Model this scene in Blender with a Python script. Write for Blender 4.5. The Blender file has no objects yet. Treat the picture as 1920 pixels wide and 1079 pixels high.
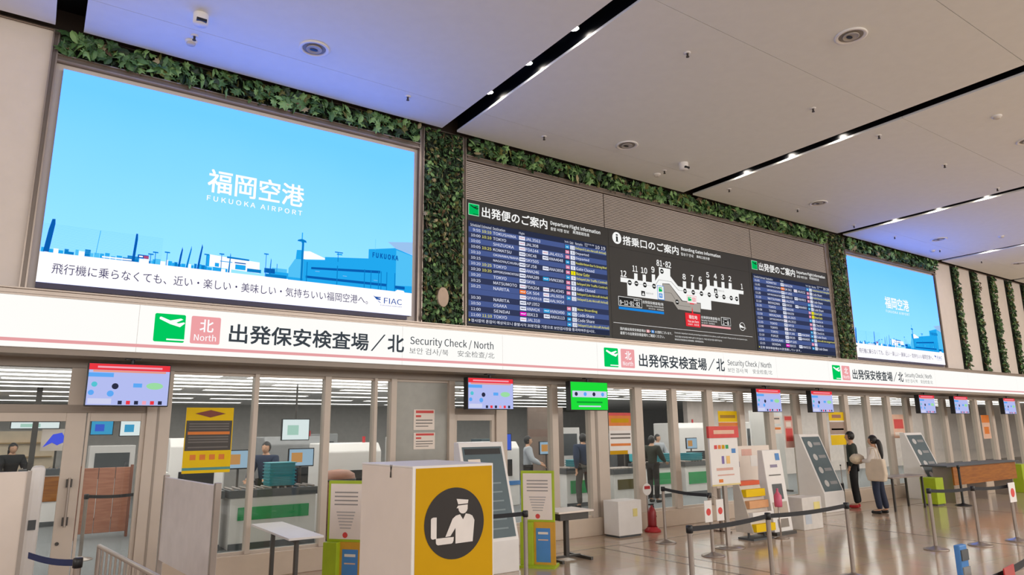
import bpy, bmesh, math, random
from mathutils import Vector, Matrix
from mathutils.geometry import tessellate_polygon

random.seed(7)
S = bpy.context.scene
COL = S.collection
PI = math.pi

# ------------------------------------------------------------------ camera
cam_data = bpy.data.cameras.new('camera')
cam_data.sensor_fit = 'HORIZONTAL'
cam_data.sensor_width = 36.0
cam_data.lens = 1289.9 * 36.0 / 1920.0
cam_data.clip_start = 0.05
cam_data.clip_end = 300
cam = bpy.data.objects.new('camera', cam_data)
COL.objects.link(cam)
YAW, PITCH, ROLL = 0.604362, 0.206439, -0.0125514
fwd = Vector((math.sin(YAW) * math.cos(PITCH), math.cos(YAW) * math.cos(PITCH), math.sin(PITCH)))
rgt = Vector((math.cos(YAW), -math.sin(YAW), 0))
upv = rgt.cross(fwd)
r2 = rgt * math.cos(ROLL) + upv * math.sin(ROLL)
u2 = -rgt * math.sin(ROLL) + upv * math.cos(ROLL)
cam.matrix_world = Matrix(((r2.x, u2.x, -fwd.x, 0.0), (r2.y, u2.y, -fwd.y, 0.0), (r2.z, u2.z, -fwd.z, 1.8), (0, 0, 0, 1)))
S.camera = cam

# ------------------------------------------------------------------ light and exposure
S.view_settings.view_transform = 'Standard'
S.view_settings.look = 'None'
S.view_settings.gamma = 1.0
S.view_settings.exposure = 0.0
S.view_settings.use_curve_mapping = False
S.cycles.use_denoising = True
S.cycles.max_bounces = 8
S.cycles.diffuse_bounces = 4
S.cycles.glossy_bounces = 4
S.cycles.transparent_max_bounces = 12
S.cycles.sample_clamp_indirect = 6.0
world = bpy.data.worlds.new('hall_ambience')
world.use_nodes = True
S.world = world
bg = world.node_tree.nodes['Background']
bg.inputs[0].default_value = (1.0, 0.97, 0.93, 1)
bg.inputs[1].default_value = 0.36


def area_light(name, loc, rot, sx, sy, power, color):
    l = bpy.data.lights.new(name, 'AREA')
    l.shape = 'RECTANGLE'
    l.size, l.size_y = sx, sy
    l.energy = power
    l.color = color
    o = bpy.data.objects.new(name, l)
    COL.objects.link(o)
    o.location = loc
    o.rotation_euler = rot
    return o


# unseen fill panels added behind the camera, overhead and at the left end
area_light('hall_front_fill', (20, -13.5, 5.2), (PI / 2, 0, 0), 58, 2.4, 2600, (1.0, 0.97, 0.93))  # added panel that brightens the upper wall and the glass front
area_light('hall_overhead_fill', (29, -4.0, 6.5), (0, 0, 0), 42, 3.0, 2300, (1.0, 0.95, 0.88))  # added panel that brightens the floor and, by bounce, the ceiling
area_light('hall_left_fill', (-13.5, 0.0, 4.6), (0, -PI / 2, 0), 3.0, 16, 560, (1.0, 0.97, 0.94))  # added panel that brightens the sides facing the left end


# ------------------------------------------------------------------ materials
def lin(h):
    h = h.lstrip('#')
    out = []
    for i in (0, 2, 4):
        c = int(h[i:i + 2], 16) / 255.0
        out.append(c / 12.92 if c <= 0.04045 else ((c + 0.055) / 1.055) ** 2.4)
    return (out[0], out[1], out[2], 1.0)


MATS = {}


def mat(name, hexc, rough=0.5, metal=0.0, vary=0.06, scale=6.0, bump=0.0, spec=0.5):
    if name in MATS:
        return MATS[name]
    m = bpy.data.materials.new(name)
    m.use_nodes = True
    nt = m.node_tree
    b = nt.nodes['Principled BSDF']
    c = lin(hexc)
    b.inputs['Roughness'].default_value = rough
    b.inputs['Metallic'].default_value = metal
    b.inputs['Specular IOR Level'].default_value = spec
    tc = nt.nodes.new('ShaderNodeTexCoord')
    nz = nt.nodes.new('ShaderNodeTexNoise')
    nz.inputs['Scale'].default_value = scale
    nz.inputs['Detail'].default_value = 3
    nt.links.new(tc.outputs['Object'], nz.inputs['Vector'])
    rp = nt.nodes.new('ShaderNodeValToRGB')
    e = rp.color_ramp.elements
    e[0].position, e[1].position = 0.3, 0.7
    e[0].color = (c[0] * (1 - vary), c[1] * (1 - vary), c[2] * (1 - vary), 1)
    e[1].color = (min(1, c[0] * (1 + vary)), min(1, c[1] * (1 + vary)), min(1, c[2] * (1 + vary)), 1)
    nt.links.new(nz.outputs['Fac'], rp.inputs['Fac'])
    nt.links.new(rp.outputs['Color'], b.inputs['Base Color'])
    if bump:
        bp = nt.nodes.new('ShaderNodeBump')
        bp.inputs['Strength'].default_value = bump
        bp.inputs['Distance'].default_value = 0.02
        nt.links.new(nz.outputs['Fac'], bp.inputs['Height'])
        nt.links.new(bp.outputs['Normal'], b.inputs['Normal'])
    MATS[name] = m
    return m


def glow(name, hexc, strength=1.0):
    """a surface that gives off light: a screen pixel area, a backlit sign face, a lamp"""
    if name in MATS:
        return MATS[name]
    m = bpy.data.materials.new(name)
    m.use_nodes = True
    nt = m.node_tree
    nt.nodes.remove(nt.nodes['Principled BSDF'])
    em = nt.nodes.new('ShaderNodeEmission')
    em.inputs['Color'].default_value = lin(hexc)
    em.inputs['Strength'].default_value = strength
    nt.links.new(em.outputs[0], nt.nodes['Material Output'].inputs['Surface'])
    MATS[name] = m
    return m


def glass_mat():
    m = bpy.data.materials.new('clear_glass')
    m.use_nodes = True
    nt = m.node_tree
    nt.nodes.remove(nt.nodes['Principled BSDF'])
    tr = nt.nodes.new('ShaderNodeBsdfTransparent')
    tr.inputs[0].default_value = (0.93, 0.95, 0.94, 1)
    gl = nt.nodes.new('ShaderNodeBsdfGlossy')
    gl.inputs['Roughness'].default_value = 0.02
    fr = nt.nodes.new('ShaderNodeFresnel')
    ge = nt.nodes.new('ShaderNodeNewGeometry')
    io = nt.nodes.new('ShaderNodeMapRange')  # same sheet seen from either face
    io.inputs['To Min'].default_value = 1.45
    io.inputs['To Max'].default_value = 1 / 1.45
    nt.links.new(ge.outputs['Backfacing'], io.inputs['Value'])
    nt.links.new(io.outputs[0], fr.inputs['IOR'])
    mx = nt.nodes.new('ShaderNodeMixShader')
    nt.links.new(fr.outputs[0], mx.inputs[0])
    nt.links.new(tr.outputs[0], mx.inputs[1])
    nt.links.new(gl.outputs[0], mx.inputs[2])
    nt.links.new(mx.outputs[0], nt.nodes['Material Output'].inputs['Surface'])
    return m


def floor_mat():
    m = bpy.data.materials.new('polished_stone_tile')
    m.use_nodes = True
    nt = m.node_tree
    b = nt.nodes['Principled BSDF']
    tc = nt.nodes.new('ShaderNodeTexCoord')
    br = nt.nodes.new('ShaderNodeTexBrick')
    br.offset = 0.0
    br.inputs['Scale'].default_value = 1.0
    br.inputs['Brick Width'].default_value = 0.9
    br.inputs['Row Height'].default_value = 0.9
    br.inputs['Mortar Size'].default_value = 0.004
    br.inputs['Color1'].default_value = lin('#c2ab93')
    br.inputs['Color2'].default_value = lin('#bca58c')
    br.inputs['Mortar'].default_value = lin('#a58f78')
    nt.links.new(tc.outputs['Object'], br.inputs['Vector'])
    nz = nt.nodes.new('ShaderNodeTexNoise')
    nz.inputs['Scale'].default_value = 2.2
    nz.inputs['Detail'].default_value = 6
    nt.links.new(tc.outputs['Object'], nz.inputs['Vector'])
    mx = nt.nodes.new('ShaderNodeMixRGB')
    mx.blend_type = 'MULTIPLY'
    mx.inputs[0].default_value = 0.25
    nt.links.new(br.outputs['Color'], mx.inputs[1])
    nt.links.new(nz.outputs['Color'], mx.inputs[2])
    nt.links.new(mx.outputs[0], b.inputs['Base Color'])
    b.inputs['Roughness'].default_value = 0.13
    b.inputs['Specular IOR Level'].default_value = 0.6
    return m


def wood_mat(name, c1, c2, rough=0.45):
    m = bpy.data.materials.new(name)
    m.use_nodes = True
    nt = m.node_tree
    b = nt.nodes['Principled BSDF']
    tc = nt.nodes.new('ShaderNodeTexCoord')
    mp = nt.nodes.new('ShaderNodeMapping')
    mp.inputs['Scale'].default_value = (1, 1, 9)
    nz = nt.nodes.new('ShaderNodeTexNoise')
    nz.inputs['Scale'].default_value = 3
    nz.inputs['Detail'].default_value = 5
    nt.links.new(tc.outputs['Object'], mp.inputs[0])
    nt.links.new(mp.outputs[0], nz.inputs['Vector'])
    rp = nt.nodes.new('ShaderNodeValToRGB')
    rp.color_ramp.elements[0].color = lin(c1)
    rp.color_ramp.elements[1].color = lin(c2)
    rp.color_ramp.elements[0].position = 0.35
    rp.color_ramp.elements[1].position = 0.65
    nt.links.new(nz.outputs['Fac'], rp.inputs['Fac'])
    nt.links.new(rp.outputs['Color'], b.inputs['Base Color'])
    b.inputs['Roughness'].default_value = rough
    return m


def sky_screen_mat(name, z_bottom, z_top):
    """the picture a video wall shows: a clear sky that pales towards the horizon, given off by the screen itself"""
    m = bpy.data.materials.new(name)
    m.use_nodes = True
    nt = m.node_tree
    nt.nodes.remove(nt.nodes['Principled BSDF'])
    tc = nt.nodes.new('ShaderNodeTexCoord')
    sp = nt.nodes.new('ShaderNodeSeparateXYZ')
    nt.links.new(tc.outputs['Object'], sp.inputs[0])
    mr = nt.nodes.new('ShaderNodeMapRange')
    mr.inputs['From Min'].default_value = z_bottom
    mr.inputs['From Max'].default_value = z_top
    nt.links.new(sp.outputs['Z'], mr.inputs['Value'])
    nz = nt.nodes.new('ShaderNodeTexNoise')
    nz.inputs['Scale'].default_value = 0.8
    nt.links.new(tc.outputs['Object'], nz.inputs['Vector'])
    ma = nt.nodes.new('ShaderNodeMath')
    ma.operation = 'MULTIPLY_ADD'
    ma.inputs[1].default_value = 0.16
    nt.links.new(nz.outputs['Fac'], ma.inputs[0])
    nt.links.new(mr.outputs[0], ma.inputs[2])
    rp = nt.nodes.new('ShaderNodeValToRGB')
    rp.color_ramp.elements[0].position = 0.08
    a, b = lin('#97e2ff'), lin('#6fcaff')
    rp.color_ramp.elements[0].color = (a[0], a[1], 2.9, 1)
    rp.color_ramp.elements[1].position = 1.05
    rp.color_ramp.elements[1].color = (b[0], b[1], 2.9, 1)
    nt.links.new(ma.outputs[0], rp.inputs['Fac'])
    em = nt.nodes.new('ShaderNodeEmission')
    em.inputs['Strength'].default_value = 1.1
    nt.links.new(rp.outputs['Color'], em.inputs['Color'])
    nt.links.new(em.outputs[0], nt.nodes['Material Output'].inputs['Surface'])
    return m


M_WALL = mat('beige_wall_panel', '#e4d9d0', 0.55, vary=0.02)
M_CEIL = mat('white_ceiling_board', '#ebebe7', 0.7, vary=0.015)
M_BLACK = mat('black_slot', '#0b0b10', 0.32)
M_GAP_SHADE = mat('painted_gap_shade', '#3a302a', 0.7)
M_ALU = mat('brushed_bronze_metal', '#b3a69c', 0.35, 0.75, vary=0.03)
M_ALU_D = mat('grey_bronze_metal', '#857a72', 0.4, 0.6, vary=0.03)
M_LOUV = mat('grey_louver_slat', '#b5aaa2', 0.5, 0.1, vary=0.02)
M_LOUV_D = mat('louver_gap', '#5d5550', 0.7)
M_FLOOR = floor_mat()
M_GLASS = glass_mat()
M_MULL = mat('cream_painted_frame', '#c9bbae', 0.45, 0.05, vary=0.02)
M_MULL_D = mat('taupe_painted_frame', '#9b8f84', 0.5, vary=0.02)
M_KERB = mat('cream_tile_kerb', '#cdbba9', 0.3, vary=0.03)
M_WHITE = mat('white_plastic', '#e9e5e2', 0.4, vary=0.02)
M_CREAM = mat('cream_laminate', '#e8dbd0', 0.45, vary=0.02)
M_STEEL = mat('satin_steel', '#a89d95', 0.3, 0.8, vary=0.03)
M_STEEL_D = mat('dark_steel', '#4b4744', 0.4, 0.5)
M_BELT = mat('black_belt', '#25262b', 0.7)
M_BELT_B = mat('navy_belt', '#1d2a58', 0.7)
M_BODY = mat('black_plastic', '#15161a', 0.4)
M_BOARD = mat('matte_black_board', '#2b2a29', 0.55, vary=0.04)
M_GREEN = mat('green_vinyl', '#1f9a57', 0.5)
M_LIME = mat('lime_laminate', '#a3b81c', 0.5)
M_TEAL = mat('teal_plastic', '#2d929e', 0.45)
M_RED = mat('red_enamel', '#b3232a', 0.35)
M_YELP = mat('poster_yellow', '#ecc400', 0.6, vary=0.03, spec=0.3)
M_YEL = mat('yellow_print', '#cc9c00', 0.6, vary=0.03, spec=0.2)
M_INK = mat('black_print', '#2a2422', 0.6)
M_ORANGE = mat('orange_print', '#dd7a22', 0.5)
M_BLUE = mat('blue_print', '#4a86c8', 0.5)
M_GREY = mat('grey_laminate', '#8e8f90', 0.5)
M_DGREY = mat('dark_grey_laminate', '#4f5356', 0.5)
M_SLATE = mat('slate_green_panel', '#4d5f66', 0.45)
M_BROWN = wood_mat('brown_wood', '#8a4d12', '#a5651c')
M_REDWOOD = wood_mat('reddish_wood', '#96614c', '#a8735c')
M_CARPET = mat('grey_carpet', '#7d8081', 0.9, vary=0.12, scale=60)
M_INWALL = mat('inner_room_wall', '#bdbab6', 0.7)
M_FROST = mat('frosted_grey_panel', '#a3a29b', 0.35)

G_WHITE = glow('lit_white', '#ffffff', 1.0)
G_SIGN = glow('lit_sign_face', '#fdfcf8', 1.02)
G_LAMP = glow('lamp_lens', '#fff6ea', 40.0)
G_TUBE = glow('linear_lamp', '#fffaf5', 5.5)
G_DARK = glow('sign_ink', '#3d444b', 1.0)
G_SOFT = glow('sign_soft_ink', '#7d7f80', 1.0)
G_PINK = glow('sign_pink', '#efa3a6', 1.0)
G_LINE = glow('sign_red_line', '#e6a2a4', 1.0)
G_GREEN = glow('sign_green', '#00c95f', 1.0)


# ------------------------------------------------------------------ text
FONT = None
try:
    FONT = bpy.data.fonts.load(bpy.utils.system_resource('DATAFILES') + '/fonts/Noto Sans CJK Regular.woff2')
except Exception:
    FONT = None
TXT = {}


def text_shape(body):
    key = body
    if key in TXT:
        return TXT[key]
    c = bpy.data.curves.new('lettering', 'FONT')
    c.body = body
    if FONT:
        c.font = FONT
    c.resolution_u = 3
    o = bpy.data.objects.new('lettering', c)
    me = bpy.data.meshes.new_from_object(o)
    vs = [(v.co.x, v.co.y) for v in me.vertices]
    fs = [tuple(p.vertices) for p in me.polygons]
    bpy.data.objects.remove(o)
    bpy.data.curves.remove(c)
    bpy.data.meshes.remove(me)
    if vs:
        x0 = min(v[0] for v in vs); x1 = max(v[0] for v in vs)
        y0 = min(v[1] for v in vs); y1 = max(v[1] for v in vs)
        w, h = max(x1 - x0, 1e-5), max(y1 - y0, 1e-5)
        vs = [((a - x0) / w, (b - y0) / h) for a, b in vs]
    else:
        w = h = 1
    TXT[key] = (vs, fs, w / h)
    return TXT[key]


# ------------------------------------------------------------------ mesh collector
ROOTM = {}


class MB:
    def __init__(self):
        self.v, self.f, self.m, self.s = [], [], [], []
        self.mats = []

    def mi(self, m):
        if m not in self.mats:
            self.mats.append(m)
        return self.mats.index(m)

    def add(self, vs, fs, m, smooth=False):
        k = len(self.v)
        i = self.mi(m)
        self.v += [tuple(p) for p in vs]
        for f in fs:
            self.f.append(tuple(k + a for a in f))
            self.m.append(i)
            self.s.append(smooth)
        return self

    def box(self, x0, x1, y0, y1, z0, z1, m):
        vs = [(x0, y0, z0), (x1, y0, z0), (x1, y1, z0), (x0, y1, z0), (x0, y0, z1), (x1, y0, z1), (x1, y1, z1), (x0, y1, z1)]
        return self.add(vs, [(0, 3, 2, 1), (4, 5, 6, 7), (0, 1, 5, 4), (1, 2, 6, 5), (2, 3, 7, 6), (3, 0, 4, 7)], m)

    def rect(self, x0, x1, z0, z1, y, m):
        """flat patch facing the hall (-Y)"""
        return self.add([(x0, y, z0), (x1, y, z0), (x1, y, z1), (x0, y, z1)], [(0, 1, 2, 3)], m)

    def poly(self, pts, y, m):
        tris = tessellate_polygon([[Vector((p[0], p[1], 0)) for p in pts]])
        self.add([(p[0], y, p[1]) for p in pts], [tuple(t) for t in tris], m)
        return self

    def disc(self, x, z, r, y, m, n=28, rz=None):
        rz = rz or r
        return self.add([(x + r * math.cos(2 * PI * i / n), y, z + rz * math.sin(2 * PI * i / n)) for i in range(n)], [tuple(range(n))], m)

    def prism(self, prof, x0, x1, m):
        """profile of (y, z) run along X"""
        n = len(prof)
        vs = [(x0, p[0], p[1]) for p in prof] + [(x1, p[0], p[1]) for p in prof]
        fs = [(i, (i + 1) % n, n + (i + 1) % n, n + i) for i in range(n)] + [tuple(range(n - 1, -1, -1)), tuple(range(n, 2 * n))]
        return self.add(vs, fs, m)

    def prism_y(self, prof, y0, y1, m):
        """outline of (x, z) run along Y"""
        n = len(prof)
        vs = [(p[0], y0, p[1]) for p in prof] + [(p[0], y1, p[1]) for p in prof]
        fs = [(i, n + i, n + (i + 1) % n, (i + 1) % n) for i in range(n)] + [tuple(range(n)), tuple(range(2 * n - 1, n - 1, -1))]
        return self.add(vs, fs, m)

    def tube(self, p0, p1, r, m, n=12, r1=None, cap=True):
        p0, p1 = Vector(p0), Vector(p1)
        r1 = r if r1 is None else r1
        d = (p1 - p0).normalized()
        a = d.orthogonal().normalized()
        b = d.cross(a)
        vs = []
        for p, rr in ((p0, r), (p1, r1)):
            for i in range(n):
                t = 2 * PI * i / n
                vs.append(p + a * rr * math.cos(t) + b * rr * math.sin(t))
        fs = [(i, (i + 1) % n, n + (i + 1) % n, n + i) for i in range(n)]
        self.add(vs, fs, m, True)
        if cap:
            self.add(vs[:n], [tuple(range(n - 1, -1, -1))], m)
            self.add(vs[n:], [tuple(range(n))], m)
        return self

    def lathe(self, prof, cx, cy, m, n=24):
        """(r, z) profile about a vertical axis"""
        vs = []
        for r, z in prof:
            for i in range(n):
                t = 2 * PI * i / n
                vs.append((cx + r * math.cos(t), cy + r * math.sin(t), z))
        fs = []
        for k in range(len(prof) - 1):
            for i in range(n):
                j = (i + 1) % n
                fs.append((k * n + i, k * n + j, (k + 1) * n + j, (k + 1) * n + i))
        return self.add(vs, fs, m, True)

    def ball(self, c, rx, ry, rz, m, n=14, k=9):
        vs = [(c[0], c[1], c[2] - rz)]
        for j in range(1, k):
            ph = -PI / 2 + PI * j / k
            for i in range(n):
                t = 2 * PI * i / n
                vs.append((c[0] + rx * math.cos(ph) * math.cos(t), c[1] + ry * math.cos(ph) * math.sin(t), c[2] + rz * math.sin(ph)))
        vs.append((c[0], c[1], c[2] + rz))
        fs = [(0, 1 + (i + 1) % n, 1 + i) for i in range(n)]
        for j in range(k - 2):
            for i in range(n):
                a = 1 + j * n
                fs.append((a + i, a + (i + 1) % n, a + n + (i + 1) % n, a + n + i))
        t = len(vs) - 1
        a = 1 + (k - 2) * n
        fs += [(a + i, a + (i + 1) % n, t) for i in range(n)]
        return self.add(vs, fs, m, True)

    def text(self, body, x0, x1, z0, z1, y, m, bold=0.0):
        """lettering fitted to a box; x1 None keeps the letters' own proportions"""
        vs, fs, asp = text_shape(body)
        if x1 is None:
            x1 = x0 + (z1 - z0) * asp
        if bold:
            # heavier strokes: the same letters laid a hair apart
            e = bold * min(z1 - z0, 0.4) * 0.8
            x0, x1, z0, z1 = x0 + e, x1 - e, z0 + e, z1 - e
            sh = [(-e, -e), (e, -e), (-e, e), (e, e)] if bold > 0.013 else [(-e, 0), (e, 0)]
        else:
            sh = [(0, 0)]
        for i, (p, q) in enumerate(sh):
            self.add([(x0 + a * (x1 - x0) + p, y - 0.0001 * i, z0 + b * (z1 - z0) + q) for a, b in vs], fs, m)
        return self

    def rot(self, ang, cx=0, cy=0):
        ca, sa = math.cos(ang), math.sin(ang)
        self.v = [(cx + (x - cx) * ca - (y - cy) * sa, cy + (x - cx) * sa + (y - cy) * ca, z) for x, y, z in self.v]
        return self

    def move(self, dx, dy, dz=0):
        self.v = [(x + dx, y + dy, z + dz) for x, y, z in self.v]
        return self

    def build(self, name, parent=None, bevel=0.0, local=False, label=None):
        me = bpy.data.meshes.new(name)
        vs = self.v
        if parent is not None and not local:
            inv = ROOTM[parent.name].inverted()
            vs = [inv @ Vector(p) for p in vs]
        me.from_pydata([tuple(p) for p in vs], [], self.f)
        for m in self.mats:
            me.materials.append(m)
        me.polygons.foreach_set('material_index', self.m)
        me.polygons.foreach_set('use_smooth', self.s)
        me.update()
        o = bpy.data.objects.new(name, me)
        COL.objects.link(o)
        if parent is not None:
            o.parent = parent
            ROOTM[o.name] = ROOTM[parent.name]
        else:
            ROOTM[o.name] = Matrix.Identity(4)
        if bevel:
            bv = o.modifiers.new('edge', 'BEVEL')
            bv.width = bevel
            bv.segments = 2
            bv.limit_method = 'ANGLE'
        if label:
            o['label'] = label
        return o


def tag(o, label=None, cat=None, group=None, kind=None):
    if label:
        o['label'] = label
    if cat:
        o['category'] = cat
    if group:
        o['group'] = group
    if kind:
        o['kind'] = kind
    return o


def thing(name, label, cat, loc=(0, 0, 0), rotz=0.0, group=None, kind=None):
    o = bpy.data.objects.new(name, None)
    o.empty_display_size = 0.1
    COL.objects.link(o)
    o.location = loc
    o.rotation_euler = (0, 0, rotz)
    ROOTM[o.name] = Matrix.Translation(loc) @ Matrix.Rotation(rotz, 4, 'Z')
    return tag(o, label, cat, group, kind)


def struct(mb, name, label=None, cat=None, bevel=0.0):
    o = mb.build(name, bevel=bevel)
    return tag(o, label, cat, None, 'structure')


def kids(o):
    return [c for c in COL.objects if c.parent == o]


def dup(root, loc, label=None, group=None, rotz=None):
    """a copy of a thing with copies of its parts and their sub-parts"""
    r = root.copy()
    COL.objects.link(r)
    r.location = loc
    if rotz is not None:
        r.rotation_euler = (0, 0, rotz)
    ROOTM[r.name] = Matrix.Translation(loc) @ Matrix.Rotation(r.rotation_euler.z, 4, 'Z')
    if label:
        r['label'] = label
    if group:
        r['group'] = group
    for c in list(root.children):
        d = c.copy()
        COL.objects.link(d)
        d.parent = r
        for g in list(c.children):
            e = g.copy()
            COL.objects.link(e)
            e.parent = d
    return r

# ================================================================== the setting; most positions below were unprojected from image pixels onto scene planes
YW = 9.45          # upper wall plane
YS = 9.15          # face of the long light box
YG = 9.70          # glass front of the screening room
CZ = 6.66          # ceiling height

struct(MB().box(-14, 62, -14, YG + 0.05, -0.2, 0.0, M_FLOOR), 'floor', 'polished beige stone floor of the departure hall', 'floor')
c = MB()
for xx in (7.55, 7.95, 12.6, 17.2, 2.9):
    c.box(xx, xx + 0.045, -6, 8.6, 0.0, 0.002, mat('dark_floor_inlay', '#7d6c5c', 0.2))
for yy in (8.6, 4.0):
    c.box(-6, 40, yy, yy + 0.045, 0.0, 0.002, MATS['dark_floor_inlay'])
struct(c, 'floor_inlay', 'thin dark inlay lines in the stone floor', 'floor line')
# upper wall: beige panels with narrow joints
w = MB()
w.box(-14, 62, YW + 0.02, YW + 0.25, 2.765, 7.0, M_WALL)
struct(w, 'wall_back', 'beige upper wall behind screens, boards and plants', 'wall')
w = MB()
for x0, x1 in ((-14, -6.4), (-6.38, -3.3), (-3.28, -0.27), (21.98, 23.06), (23.34, 24.38), (24.68, 25.70), (26.02, 27.02), (27.32, 28.34), (28.66, 29.66), (29.98, 31.0), (31.3, 62)):
    w.box(x0, x1, YW - 0.02, YW + 0.02, 3.445, 6.684, M_WALL)
struct(w, 'trim_4', 'beige boards cladding the upper wall beside the screens and between plant stripes', 'wall cladding')
struct(MB().box(62, 62.2, -14, YG, 0, 7, M_WALL), 'wall_right', 'far end wall of the hall', 'wall')
struct(MB().box(-14.2, -14, -14, YG, 0, 7, M_WALL), 'wall_left', 'near end wall of the hall', 'wall')

# ceiling boards between the black slots, jointed with hairline gaps
SLOTS = [(-0.26, 0.03), (5.02, 5.30), (10.76, 11.05), (16.49, 16.76), (21.86, 22.11), (27.06, 27.33), (32.5, 32.78)]
edges = [-14.0]
for a, b in SLOTS:
    edges += [a, b]
edges.append(62.0)
c = MB()
for i in range(0, len(edges), 2):
    x0, x1 = edges[i], edges[i + 1]
    for y0, y1 in ((-14, 3.065), (3.072, 4.876), (4.883, 8.416), (8.423, 9.22)):
        c.box(x0, x1, y0, y1, CZ, CZ + 0.035, M_CEIL)
struct(c, 'ceiling', 'white ceiling boards split by black slots', 'ceiling')
c = MB()
c.box(-14, 62, -14, YW + 0.2, 6.98, 7.1, M_BLACK)
for a, b in SLOTS:
    c.box(a - 0.02, a - 0.002, -14, 9.2, CZ + 0.037, 6.98, M_BLACK)
    c.box(b + 0.002, b + 0.02, -14, 9.2, CZ + 0.037, 6.98, M_BLACK)
struct(c, 'ceiling_slots', 'black recessed slots between the ceiling boards', 'ceiling slot')
c = MB()
c.box(-14, 62, YW - 0.06, YW - 0.03, 6.685, 6.70, M_ALU)
c.box(-14, 62, YW - 0.03, YW + 0.02, 6.69, 6.98, M_GAP_SHADE)  # dark brown strip paints in the shade of the gap above the rail
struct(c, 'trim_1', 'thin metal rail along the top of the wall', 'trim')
# sill over the light box
c = MB()
c.prism([(YS + 0.0, 3.335), (YS + 0.0, 3.355), (YS + 0.03, 3.365), (YS + 0.03, 3.405), (YS + 0.005, 3.41), (YS + 0.005, 3.425), (YW + 0.018, 3.44), (YW + 0.018, 3.335)], -14, 62, M_ALU)
struct(c, 'trim_2', 'bronze metal sill between the wall and the light box', 'trim')
# upright and level metal profiles that frame the video walls, boards and plants
c = MB()
for x0, x1 in ((-0.27, -0.205), (4.71, 4.785), (5.508, 5.575), (16.115, 16.285), (16.965, 17.07)):
    c.box(x0, x1, YW - 0.05, YW + 0.02, 3.43, 6.685, M_ALU_D)
    c.box(x0 - 0.004, x0 + 0.012, YW - 0.075, YW - 0.04, 3.43, 6.685, M_ALU)
    c.box(x1 - 0.012, x1 + 0.004, YW - 0.075, YW - 0.04, 3.43, 6.685, M_ALU)
for x0, x1, zz in ((-0.205, 4.71, 6.30), (5.575, 16.115, 6.30), (17.07, 22.0, 6.285)):
    c.box(x0, x1, YW - 0.05, YW + 0.02, zz - 0.005, zz + 0.075, M_ALU_D)
    c.box(x0, x1, YW - 0.08, YW - 0.04, zz + 0.065, zz + 0.08, M_ALU)
    c.box(x0, x1, YW - 0.08, YW - 0.04, zz - 0.01, zz + 0.005, M_ALU)
c.box(21.92, 21.985, YW - 0.05, YW + 0.02, 3.43, 6.36, M_ALU_D)
struct(c, 'trim_3', 'bronze metal profiles framing screens and plant panels', 'trim')

# louvre panels over the information boards
LOUV = [(5.58, 8.655), (8.67, 13.12), (13.135, 16.11)]
LL = ['left grey louvre panel above the departure board beside the leafy column', 'middle grey louvre panel above the gate map board, the widest of three', 'right grey louvre panel above the farther departure board']
for (x0, x1), lb in zip(LOUV, LL):
    c = MB()
    c.box(x0, x1, YW - 0.015, YW + 0.018, 5.605, 6.29, M_LOUV_D)
    n = 20
    for k in range(n):
        z0 = 5.607 + k * (0.68 / n)
        c.prism([(YW - 0.045, z0 + 0.002), (YW - 0.012, z0 + 0.024), (YW - 0.012, z0 + 0.029), (YW - 0.05, z0 + 0.022)], x0 + 0.004, x1 - 0.004, M_LOUV)
    tag(c.build('louver_panel'), lb, 'louver', 'louvre panels over the boards')

# ================================================================== long light box with the security check lettering
PLANE = [(.15, .87), (.20, .885), (.50, .77), (.84, .865), (.92, .83), (.70, .705), (.77, .685), (.95, .735), (.985, .70), (.83, .55), (.50, .64), (.15, .80)]


def plane_icon(mb, x0, x1, z0, z1, y, mg, mw):
    mb.rect(x0, x1, z0, z1, y, mg)
    W_, H_ = x1 - x0, z1 - z0
    mb.poly([(x0 + u * W_, z0 + v * H_) for u, v in PLANE], y - 0.002, mw)
    mb.poly([(x0 + u * W_, z0 + v * H_) for u, v in ((.42, .065), (1.0, .065), (1.0, .12), (.42, .12))], y - 0.002, mw)


def round_rect(mb, x0, x1, z0, z1, r, y, m, n=5):
    pts = []
    for cx, cz, a in ((x1 - r, z1 - r, 0), (x0 + r, z1 - r, 90), (x0 + r, z0 + r, 180), (x1 - r, z0 + r, 270)):
        for i in range(n):
            t = math.radians(a + 90 * i / (n - 1))
            pts.append((cx + r * math.cos(t), cz + r * math.sin(t)))
    mb.add([(p[0], y, p[1]) for p in pts], [tuple(range(len(pts)))], m)


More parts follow.
